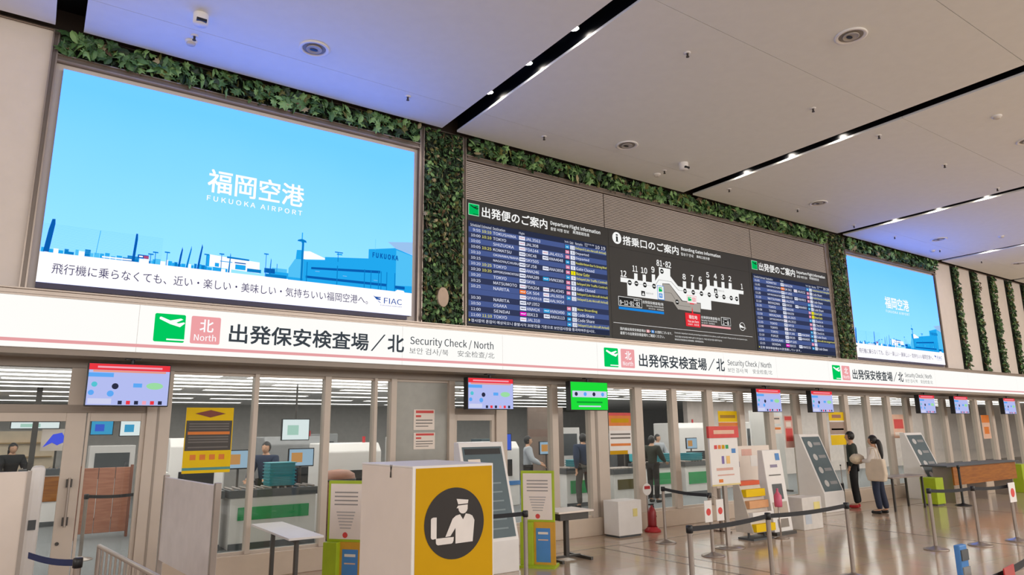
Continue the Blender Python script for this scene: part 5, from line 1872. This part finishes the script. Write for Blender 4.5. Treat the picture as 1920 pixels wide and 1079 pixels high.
t = thing('poster_stand', 'white poster with red head on a steel pole before the glass', 'poster stand', (9.1, 7.34, 0))
c = MB()
c.box(8.76, 9.44, 7.32, 7.35, .93, 1.69, M_WHITE)
c.build('board', t, bevel=.004)
c = MB()
c.box(8.74, 9.46, 7.305, 7.35, 1.66, 1.84, M_PRED)
c.rect(8.85, 9.35, 1.72, 1.78, 7.303, mat('peach_print', '#e2b8a0', .5))
c.build('red_head', t)
c = MB()
for k, mm in enumerate((M_PRED, M_ORANGE, M_YEL, M_GREEN)):
    c.rect(8.86 + k * .09, 8.93 + k * .09, 1.49, 1.55, 7.318, mm)
c.rect(9.27, 9.37, 1.42, 1.49, 7.318, M_BLUE)
c.rect(9.02, 9.08, 1.26, 1.38, 7.318, mat('violet_print', '#7a68a8', .5))
c.rect(9.13, 9.22, 1.26, 1.38, 7.318, mat('apricot_print', '#e9bf78', .5))
c.rect(8.88, 9.28, 1.16, 1.20, 7.318, mat('rose_print', '#d8a99c', .5))
c.rect(8.9, 9.3, 1.08, 1.10, 7.318, mat('rose_print', '#d8a99c', .5))
c.rect(8.92, 9.02, .98, 1.03, 7.318, M_ORANGE)
c.rect(8.76, 9.44, .93, .955, 7.318, mat('straw_print', '#dcc98b', .5))
c.build('print', t)
c = MB()
c.box(9.06, 9.14, 7.35, 7.39, .03, 1.6, M_STEEL)
c.build('pole', t)
c = MB()
c.lathe([(0, 0), (.24, 0), (.24, .015), (.05, .03), (.0, .03)], 9.1, 7.37, M_STEEL, 24)
c.build('foot', t)

t = thing('white_totem', 'tall white totem with dark pictures in front of the frosted panel', 'totem', (10.95, 7.75, 0))
c = MB()
c.prism([(7.65, 0.05), (7.95, 0.05), (7.88, 1.42), (7.78, 1.42)], 10.68, 11.2, M_WHITE)
c.build('body', t, bevel=.01)
c = MB()


def on(v):
    return 7.648 + (7.78 - 7.648) * (v - .05) / 1.37 - .004


for x0, x1, z0, z1, mm in ((10.8, 11.08, .58, .84, M_DGREY), (10.74, 11.14, .30, .54, mat('beige_print', '#b5a797', .5)), (10.8, 11.1, .12, .26, mat('greybrown_print', '#8d847b', .5)), (10.84, 11.04, 1.12, 1.17, mat('lilac_print', '#8f86a0', .5)), (11.02, 11.14, 1.24, 1.36, M_BLUE), (10.76, 11.1, .98, 1.0, M_TXT)):
    c.add([(x0, on(z0), z0), (x1, on(z0), z0), (x1, on(z1), z1), (x0, on(z1), z1)], [(0, 1, 2, 3)], mm)
c.build('print', t)
c = MB()
c.box(10.66, 11.22, 7.6, 8.0, 0, .05, M_STEEL_D)
c.build('foot', t)
t = thing('picture_board', 'cream board with pictures between the red-topped poster and the totem', 'display board', (10.75, 8.5, 0))
c = MB()
c.box(10.3, 11.9, 8.5, 8.54, .75, 1.48, M_CREAM)
c.build('board', t, bevel=.005)
c = MB()
for x0, z0, w_, h_, mm in ((10.42, 1.28, .18, .1, mat('sage_print', '#93a39a', .5)), (10.45, 1.02, .25, .16, M_WHITE), (10.75, 1.05, .16, .12, M_PRED), (10.85, 1.1, .12, .1, mat('lilac_print', '#8f86a0', .5)), (11.05, 1.3, .3, .12, mat('rose_print', '#d8a99c', .5)), (11.6, 1.12, .16, .2, M_BLUE), (10.5, .86, .24, .08, mat('lilac_print', '#8f86a0', .5)), (11.3, 1.1, .2, .2, M_WHITE)):
    c.rect(x0, x0 + w_, z0, z0 + h_, 8.497, mm)
c.build('pictures', t)
for xx in (10.4, 11.8):
    c = MB()
    c.box(xx - .025, xx + .025, 8.54, 8.58, .0, 1.3, M_STEEL)
    c.box(xx - .025, xx + .025, 8.35, 8.75, .0, .025, M_STEEL)
    c.build('leg', t)
t = thing('leaflet_rack', 'pale leaflet rack with yellow and red-orange top left of the white totem', 'rack', (10.2, 7.7, 0))
c = MB()
c.prism([(7.5, .12), (7.85, .12), (7.85, .88), (7.72, .88)], 9.9, 10.45, mat('pale_rack', '#c9c0b4', .5))
c.build('back', t, bevel=.005)
for k, mm in enumerate((M_YELP, M_WHITE, mat('pale_orange_tray', '#d9a070', .5), M_YELP)):
    c = MB()
    z0 = .14 + k * .18
    yy = 7.47 + .05 * k
    c.box(9.92, 10.43, yy - .02, yy + .07, z0, z0 + .12, mm)
    c.build('leaflet_tray', t, bevel=.004)
c = MB()
c.box(9.92, 10.43, 7.70, 7.84, .86, .93, mat('red_orange_print', '#d8582f', .5))
c.build('red_head', t)
c = MB()
c.box(9.92, 10.43, 7.52, 7.83, .0, .03, M_DGREY)
c.tube((9.97, 7.65, .03), (9.97, 7.65, .13), .02, M_DGREY, 8)
c.tube((10.38, 7.65, .03), (10.38, 7.65, .13), .02, M_DGREY, 8)
c.build('castor_frame', t)
t = thing('pink_sanitizer_bottle', 'pink bottle on a slim post between leaflet rack and totem', 'bottle', (10.55, 7.45, 0))
c = MB()
c.lathe([(0, 0), (.13, 0), (.13, .012), (.015, .03), (.015, .5)], 10.55, 7.45, M_STEEL, 18)
c.build('stand_pole', t)
c = MB()
c.lathe([(.0, .5), (.06, .5), (.065, .53), (.065, .68), (.03, .73), (.018, .75), (.018, .80), (0, .80)], 10.55, 7.45, mat('pink_plastic', '#cf5a78', .35), 18)
c.build('bottle', t)
t = thing('parcel_box', 'small pale box with a yellow label right of the totem', 'box', (11.9, 7.85, 0))
c = MB()
c.box(11.6, 12.2, 7.7, 8.1, .0, .56, mat('pale_box', '#d5d0cb', .5))
c.build('carton', t, bevel=.008)
c = MB()
c.rect(11.95, 12.14, .3, .47, 7.697, mat('pale_yellow_label', '#e3d489', .5))
c.rect(11.66, 11.85, .1, .28, 7.697, mat('pale_blue_label', '#bcc4cf', .5))
c.build('label_sticker', t)

# right distance: table, lime box, wooden counter
t = thing('long_table', 'low grey table just right of the standing woman', 'table', (16.2, 8.3, 0))
c = MB()
c.box(15.5, 17.0, 8.05, 8.55, .69, .72, mat('taupe_top', '#8c7f76', .4))
c.build('table_top', t, bevel=.004)
for xx in (15.6, 16.9):
    for yy in (8.12, 8.48):
        c = MB()
        c.box(xx - .02, xx + .02, yy - .02, yy + .02, 0, .69, M_STEEL_D)
        c.build('leg', t)
t = thing('lime_box', 'lime green cube stool on the floor left of the wooden counter', 'box', (17.6, 8.25, 0))
c = MB()
c.box(17.42, 17.8, 8.07, 8.42, .03, .62, M_LIME)
c.build('shell', t, bevel=.01)
c = MB()
c.box(17.45, 17.77, 8.1, 8.39, 0, .03, M_DGREY)
c.build('plinth', t)
t = thing('wooden_counter', 'brown wooden counter with a dark top at the right', 'counter', (20.0, 8.2, 0))
c = MB()
c.box(18.2, 21.75, 8.0, 8.04, .42, .85, M_BROWN)
c.build('front_board', t, bevel=.004)
c = MB()
c.box(17.8, 21.85, 7.95, 8.55, .85, .885, M_DGREY)
c.build('counter_top', t, bevel=.004)
for xx in (18.3, 20.0, 21.6):
    c = MB()
    c.box(xx - .03, xx + .03, 8.06, 8.5, 0, .85, M_STEEL)
    c.build('leg', t)
t = thing('green_stool', 'lime green box at the right edge behind the wooden counter', 'box', (22.6, 8.3, 0))
c = MB()
c.box(22.4, 22.85, 8.1, 8.5, .0, .75, M_LIME)
c.build('shell', t, bevel=.01)
c = MB()
c.box(22.42, 22.83, 8.09, 8.10, .3, .34, M_DGREY)
c.build('grip', t)

# ================================================================== people
SKIN_M = mat('skin', '#c89a7c', .5, vary=.03)
HAIR_M = mat('black_hair', '#15110f', .45)
EYE_M = mat('eye_dark', '#1a1310', .3)
LIP_M = mat('lip', '#a8655a', .5)


def skinned(nodes, chains):
    """a smooth skin grown round chains of joints -> vertices, faces"""
    me = bpy.data.meshes.new('grow')
    idx, vs, rad, es = {}, [], [], []
    for k, (p, r) in nodes.items():
        idx[k] = len(vs)
        vs.append(p)
        rad.append(r)
    roots = []
    for ch in chains:
        for a, b_ in zip(ch[:-1], ch[1:]):
            es.append((idx[a], idx[b_]))
    me.from_pydata(vs, es, [])
    o = bpy.data.objects.new('grow', me)
    COL.objects.link(o)
    o.modifiers.new('skin', 'SKIN')
    o.modifiers.new('sub', 'SUBSURF').levels = 2
    lay = me.skin_vertices[0].data if me.skin_vertices else None
    if lay is None:
        bm = bmesh.new()
        bm.from_mesh(me)
        bm.verts.layers.skin.verify()
        bm.to_mesh(me)
        bm.free()
        lay = me.skin_vertices[0].data
    seen, adj = set(), {}
    for a, b_ in es:
        adj.setdefault(a, []).append(b_)
        adj.setdefault(b_, []).append(a)
    for i, d_ in enumerate(lay):
        r = rad[i]
        d_.radius = (r, r) if not isinstance(r, tuple) else r
        d_.use_root = False
        if i not in seen:
            d_.use_root = True
            st = [i]
            while st:
                q = st.pop()
                if q in seen:
                    continue
                seen.add(q)
                st += adj.get(q, [])
    dg = bpy.context.evaluated_depsgraph_get()
    ev = bpy.data.meshes.new_from_object(o.evaluated_get(dg))
    out = ([tuple(v.co) for v in ev.vertices], [tuple(p.vertices) for p in ev.polygons])
    bpy.data.objects.remove(o)
    bpy.data.meshes.remove(me)
    bpy.data.meshes.remove(ev)
    return out


def person(label, x, y_, rotz, h, top_m, leg_m, shoe_m, hair='short', pose='stand', group=None, long_top=0.0):
    k = h / 1.70
    V = lambda a, b_, c_: (a * k, b_ * k, c_ * k)
    t = thing('person', label, 'person', (x, y_, 0.0 if y_ < 9.8 else .004), rotz, group)
    J = {}
    if pose == 'walk':
        legs = {1: ((.09, 0, .92), (.10, -.10, .50), (.10, -.06, .09), (.10, -.22, .035)), -1: ((-.09, 0, .92), (-.10, .02, .49), (-.10, .22, .12), (-.10, .10, .04))}
        arms = {1: ((.185, 0, 1.40), (.235, .09, 1.13), (.22, .05, .88)), -1: ((-.185, 0, 1.40), (-.235, -.06, 1.13), (-.22, -.17, .91))}
    elif pose == 'hold':
        legs = {1: ((.09, 0, .92), (.10, -.02, .50), (.10, .02, .09), (.115, -.14, .035)), -1: ((-.09, 0, .92), (-.10, .03, .50), (-.11, .10, .09), (-.125, -.05, .035))}
        arms = {1: ((.175, 0, 1.39), (.235, -.04, 1.13), (.12, -.26, 1.14)), -1: ((-.175, 0, 1.39), (-.235, -.04, 1.13), (-.12, -.26, 1.11))}
    elif pose == 'work':
        legs = {1: ((.09, 0, .92), (.10, -.01, .50), (.10, .02, .09), (.115, -.14, .035)), -1: ((-.09, 0, .92), (-.10, -.01, .50), (-.10, .02, .09), (-.115, -.14, .035))}
        arms = {1: ((.18, 0, 1.39), (.25, -.10, 1.15), (.20, -.34, 1.05)), -1: ((-.18, 0, 1.39), (-.25, -.08, 1.14), (-.2, -.32, 1.02))}
    else:
        legs = {1: ((.09, 0, .92), (.10, -.01, .50), (.10, .02, .09), (.115, -.14, .035)), -1: ((-.09, 0, .92), (-.10, -.02, .50), (-.10, .03, .09), (-.115, -.13, .035))}
        arms = {1: ((.185, 0, 1.40), (.24, .03, 1.13), (.235, -.05, .89)), -1: ((-.185, 0, 1.40), (-.24, .03, 1.13), (-.235, -.05, .89))}
    N = {'pelvis': (V(0, 0, .95), .085 * k), 'waist': (V(0, 0, 1.08), .08 * k), 'chest': (V(0, .0, 1.27), .10 * k), 'collar': (V(0, .01, 1.41), .06 * k), 'neck': (V(0, 0, 1.48), .047 * k), 'skull': (V(0, -.01, 1.56), .05 * k)}
    ch = [['pelvis', 'waist', 'chest', 'collar', 'neck', 'skull']]
    for s in (1, -1):
        hp, kn, an, to = legs[s]
        N['hip%d' % s] = (V(*hp), .075 * k)
        N['knee%d' % s] = (V(*kn), .05 * k)
        N['ankle%d' % s] = (V(*an), .033 * k)
        N['toe%d' % s] = (V(*to), .03 * k)
        ch.append(['pelvis', 'hip%d' % s, 'knee%d' % s, 'ankle%d' % s, 'toe%d' % s])
        sh, el, wr = arms[s]
        N['sh%d' % s] = (V(*sh), .05 * k)
        N['el%d' % s] = (V(*el), .036 * k)
        N['wr%d' % s] = (V(*wr), .024 * k)
        dv = (Vector(wr) - Vector(el)).normalized()
        pm = Vector(wr) + dv * .07
        N['palm%d' % s] = (V(*pm), (.034 * k, .018 * k))
        ch.append(['collar', 'sh%d' % s, 'el%d' % s, 'wr%d' % s, 'palm%d' % s])
        sd = dv.cross(Vector((0, 0, 1)))
        if sd.length < .3:
            sd = Vector((0, 1, 0))
        sd.normalize()
        cu = dv.cross(sd).normalized()
        for f_ in range(4):
            b0 = pm + sd * (.024 - .016 * f_) - dv * .005
            ln = (.075, .085, .08, .062)[f_]
            m1 = b0 + dv * ln * .5 + cu * .006
            m2 = b0 + dv * ln * .85 + cu * .022
            for q, (pp, rr_) in enumerate(((b0, .0095), (m1, .0085), (m2, .007))):
                N['f%d%d%d' % (s, f_, q)] = (V(*pp), rr_ * k)
            ch.append(['f%d%d%d' % (s, f_, q) for q in range(3)])
        b0 = pm - dv * .035 + sd * .022
        for q, (pp, rr_) in enumerate(((b0, .0105), (b0 + sd * .022 + dv * .025, .0095), (b0 + sd * .03 + dv * .055, .008))):
            N['t%d%d' % (s, q)] = (V(*pp), rr_ * k)
        ch.append(['t%d%d' % (s, q) for q in range(3)])
    vs, fs = skinned(N, ch)
    b = MB()
    b.add(vs, fs, SKIN_M, True)
    # head with face: eyes half way up, nose, mouth, ears
    hc = (0, -.015 * k, 1.585 * k)
    hv = MB().ball(hc, .075 * k, .094 * k, .115 * k, SKIN_M, 20, 14)
    nv = []
    for px_, py_, pz_ in hv.v:
        dz = (pz_ - hc[2]) / (.115 * k)
        if dz < -.2:
            px_ *= 1 - .28 * (-.2 - dz)
        if py_ < hc[1] and -.75 < dz < -.2 and abs(px_) < .03 * k:
            py_ -= .006 * k
        nv.append((px_, py_, pz_))
    b.add(nv, hv.f, SKIN_M, True)
    fy = hc[1] - .092 * k
    b.add([(-.012 * k, fy, hc[2] - .03 * k), (.012 * k, fy, hc[2] - .03 * k), (0, fy - .022 * k, hc[2] - .028 * k), (0, fy + .004 * k, hc[2] + .012 * k)], [(0, 2, 3), (1, 3, 2), (0, 1, 2)], SKIN_M, True)
    for s in (1, -1):
        b.ball((s * .03 * k, fy + .012 * k, hc[2] + .004 * k), .012 * k, .007 * k, .007 * k, EYE_M, 8, 6)
        b.ball((s * .076 * k, hc[1] + .01 * k, hc[2] - .005 * k), .007 * k, .013 * k, .024 * k, SKIN_M, 8, 6)
    b.ball((0, fy + .012 * k, hc[2] - .056 * k), .022 * k, .008 * k, .005 * k, LIP_M, 8, 5)
    b.build('body', t, local=True)
    # clothes a little outside the body
    cn = {q: (p, (r + .042 * k if not isinstance(r, tuple) else r)) for q, (p, r) in N.items() if q in ('pelvis', 'waist', 'chest', 'collar') or q[:2] in ('sh', 'el')}
    cc = [['pelvis', 'waist', 'chest', 'collar']]
    for s in (1, -1):
        sh, el, wr = arms[s]
        w2 = Vector(el).lerp(Vector(wr), .9)
        cn['cu%d' % s] = (V(*w2), .036 * k)
        cc.append(['collar', 'sh%d' % s, 'el%d' % s, 'cu%d' % s])
    cn['pelvis'] = (V(0, 0, .95 - long_top), (.125 + long_top * .1) * k)
    cn['chest'] = (cn['chest'][0], (.175 * k, .14 * k))
    vs, fs = skinned(cn, cc)
    MB().add(vs, fs, top_m, True).build('jacket', t, local=True)
    ln_ = {q: (p, r + (.028 if q[:3] != 'ank' else .034) * k) for q, (p, r) in N.items() if q == 'pelvis' or q[:3] in ('hip', 'kne', 'ank')}
    lc = [['pelvis', 'hip%d' % s, 'knee%d' % s, 'ankle%d' % s] for s in (1, -1)]
    vs, fs = skinned(ln_, lc)
    MB().add(vs, fs, leg_m, True).build('trousers', t, local=True)
    for s in (1, -1):
        hp, kn, an, to = legs[s]
        a_, t_ = Vector(an), Vector(to)
        he = Vector((an[0], an[1] + .03, max(.045, an[2] - .05)))
        vs, fs = skinned({'h': (V(*he), .043 * k), 'm': (V(*he.lerp(t_, .55)), .043 * k), 't': (V(*(t_ + Vector((0, -.03, .0)))), .034 * k)}, [['h', 'm', 't']])
        vs = [(p[0], p[1], max(p[2], 0.0)) for p in vs]
        MB().add(vs, fs, shoe_m, True).build('shoe', t, local=True)
    # hair cap, and a tail where the photo shows one
    hb = MB()
    cap = MB().ball((0, hc[1] + .012 * k, hc[2] + .018 * k), .086 * k, .10 * k, .112 * k, HAIR_M, 18, 12)
    keep = []
    for f_ in cap.f:
        cz = sum(cap.v[i][2] for i in f_) / len(f_) - hc[2]
        cy = sum(cap.v[i][1] for i in f_) / len(f_) - hc[1]
        if cz > .05 * k or (cy > -.02 * k and cz > -.085 * k):
            keep.append(f_)
    hb.add(cap.v, keep, HAIR_M, True)
    if hair == 'long':
        vs, fs = skinned({'a': (V(0, .085, 1.62), .05 * k), 'b': (V(0, .12, 1.53), .06 * k), 'c': (V(.03, .15, 1.40), .055 * k), 'd': (V(.05, .17, 1.26), .035 * k), 'e': (V(.055, .17, 1.17), .012 * k)}, [['a', 'b', 'c', 'd', 'e']])
        hb.add(vs, fs, HAIR_M, True)
    hb.build('hair', t, local=True)
    return t


C_DG = mat('dark_green_jacket', '#242b23', .8)
C_BLK = mat('black_cloth', '#121214', .8)
C_WHT = mat('white_coat', '#ddd5cd', .8)
C_JEAN = mat('dark_denim', '#222a3f', .8)
C_NAVY = mat('navy_jacket', '#1d2b45', .8)
C_GRY = mat('grey_trousers', '#45423f', .8)
C_SHRT = mat('grey_shirt', '#a9adb3', .8)
C_SHOE = mat('black_shoe', '#121113', .5)
C_RSHOE = mat('red_shoe', '#b8232c', .5)
person('man in dark green jacket and black trousers standing with his back half turned', 15.75, 9.05, math.radians(-158), 1.70, C_DG, C_BLK, C_RSHOE, 'short', 'stand')
person('woman in white coat and dark jeans with long dark hair, holding a bundle', 15.04, 8.14, math.radians(-168), 1.62, C_WHT, C_JEAN, C_SHOE, 'long', 'hold', long_top=.03)
# what she carries
hx, hy = math.sin(math.radians(-168)), -math.cos(math.radians(-168))
bm_ = MB()
rng = random.Random(4)
M_FUR = mat('cream_fleece', '#d9c8ae', .9, vary=.1, scale=30, bump=.6)
M_TOTE = mat('beige_canvas', '#d8c7b2', .85)
cx, cy = 15.04 + hx * .36, 8.14 + hy * .36
bm_.ball((0, 0, 1.12), .22, .14, .11, M_FUR, 18, 12)
bm_.v = [(p[0] + rng.uniform(-.008, .008), p[1] + rng.uniform(-.008, .008), p[2] + rng.uniform(-.008, .008)) for p in bm_.v]
bm_.rot(math.radians(-168)).move(cx, cy)
tag(bm_.build('folded_coat'), 'cream fleece coat bundled in the arms of the standing woman', 'coat')
t = thing('tote_bag', 'large beige tote bag hanging at the side of the woman in white', 'bag', (14.82, 8.02, .68), math.radians(-100))
c = MB()
prof = [(-.20, .0), (.20, .0), (.24, .15), (.21, .46), (-.21, .46), (-.24, .15)]
c.prism_y(prof, -.055, .055, M_TOTE)
c.build('sack', t, local=True, bevel=.03)
for yy in (-.045, .045):
    c = MB()
    c.tube((-.10, yy, .45), (-.03, yy, .68), .009, M_TOTE, 8)
    c.tube((-.03, yy, .68), (.04, yy, .68), .009, M_TOTE, 8)
    c.tube((.04, yy, .68), (.10, yy, .45), .009, M_TOTE, 8)
    c.build('handle', t, local=True)
t = thing('suitcase', 'small black wheeled suitcase left of the man in dark green', 'suitcase', (15.36, 9.22, 0), math.radians(-150))
c = MB()
c.box(-.18, .18, -.11, .11, .06, .56, M_BODY)
c.build('shell', t, local=True, bevel=.03)
c = MB()
for xx in (-.09, .09):
    c.tube((xx, .08, .55), (xx, .08, .95), .008, M_STEEL, 8)
c.box(-.11, .11, .065, .095, .94, .965, M_BODY)
c.build('pull_handle', t, local=True)
for xx in (-.13, .13):
    c = MB()
    c.tube((xx - .012, .07, .03), (xx + .012, .07, .03), .03, M_DGREY, 12)
    c.tube((xx - .012, -.07, .03), (xx + .012, -.07, .03), .03, M_DGREY, 12)
    c.build('wheels', t, local=True)
person('person in navy jacket and grey trousers walking away inside the glass', 10.95, 12.95, math.radians(168), 1.72, C_NAVY, C_GRY, C_SHOE, 'short', 'walk')
person('officer in a grey shirt behind the pale scanner, left of the walking person', 10.0, 13.9, math.radians(60), 1.68, C_SHRT, C_BLK, C_SHOE, 'short', 'work')
person('person in a navy top behind the teal tray stack', 3.72, 13.6, math.radians(-40), 1.66, C_NAVY, C_BLK, C_SHOE, 'short', 'work')
person('dark-clothed person at the wood-fronted counter seen through the wide left door', -.25, 18.6, math.radians(20), 1.68, C_BLK, C_BLK, C_SHOE, 'long', 'work')
person('person in dark green behind the fire extinguisher, inside the glass', 13.2, 12.9, math.radians(100), 1.64, C_DG, C_BLK, C_SHOE, 'short', 'work')
person('person in a grey shirt behind the counter with teal trays near the red-topped poster', 15.5, 14.9, math.radians(0), 1.66, C_SHRT, C_BLK, C_SHOE, 'short', 'work')
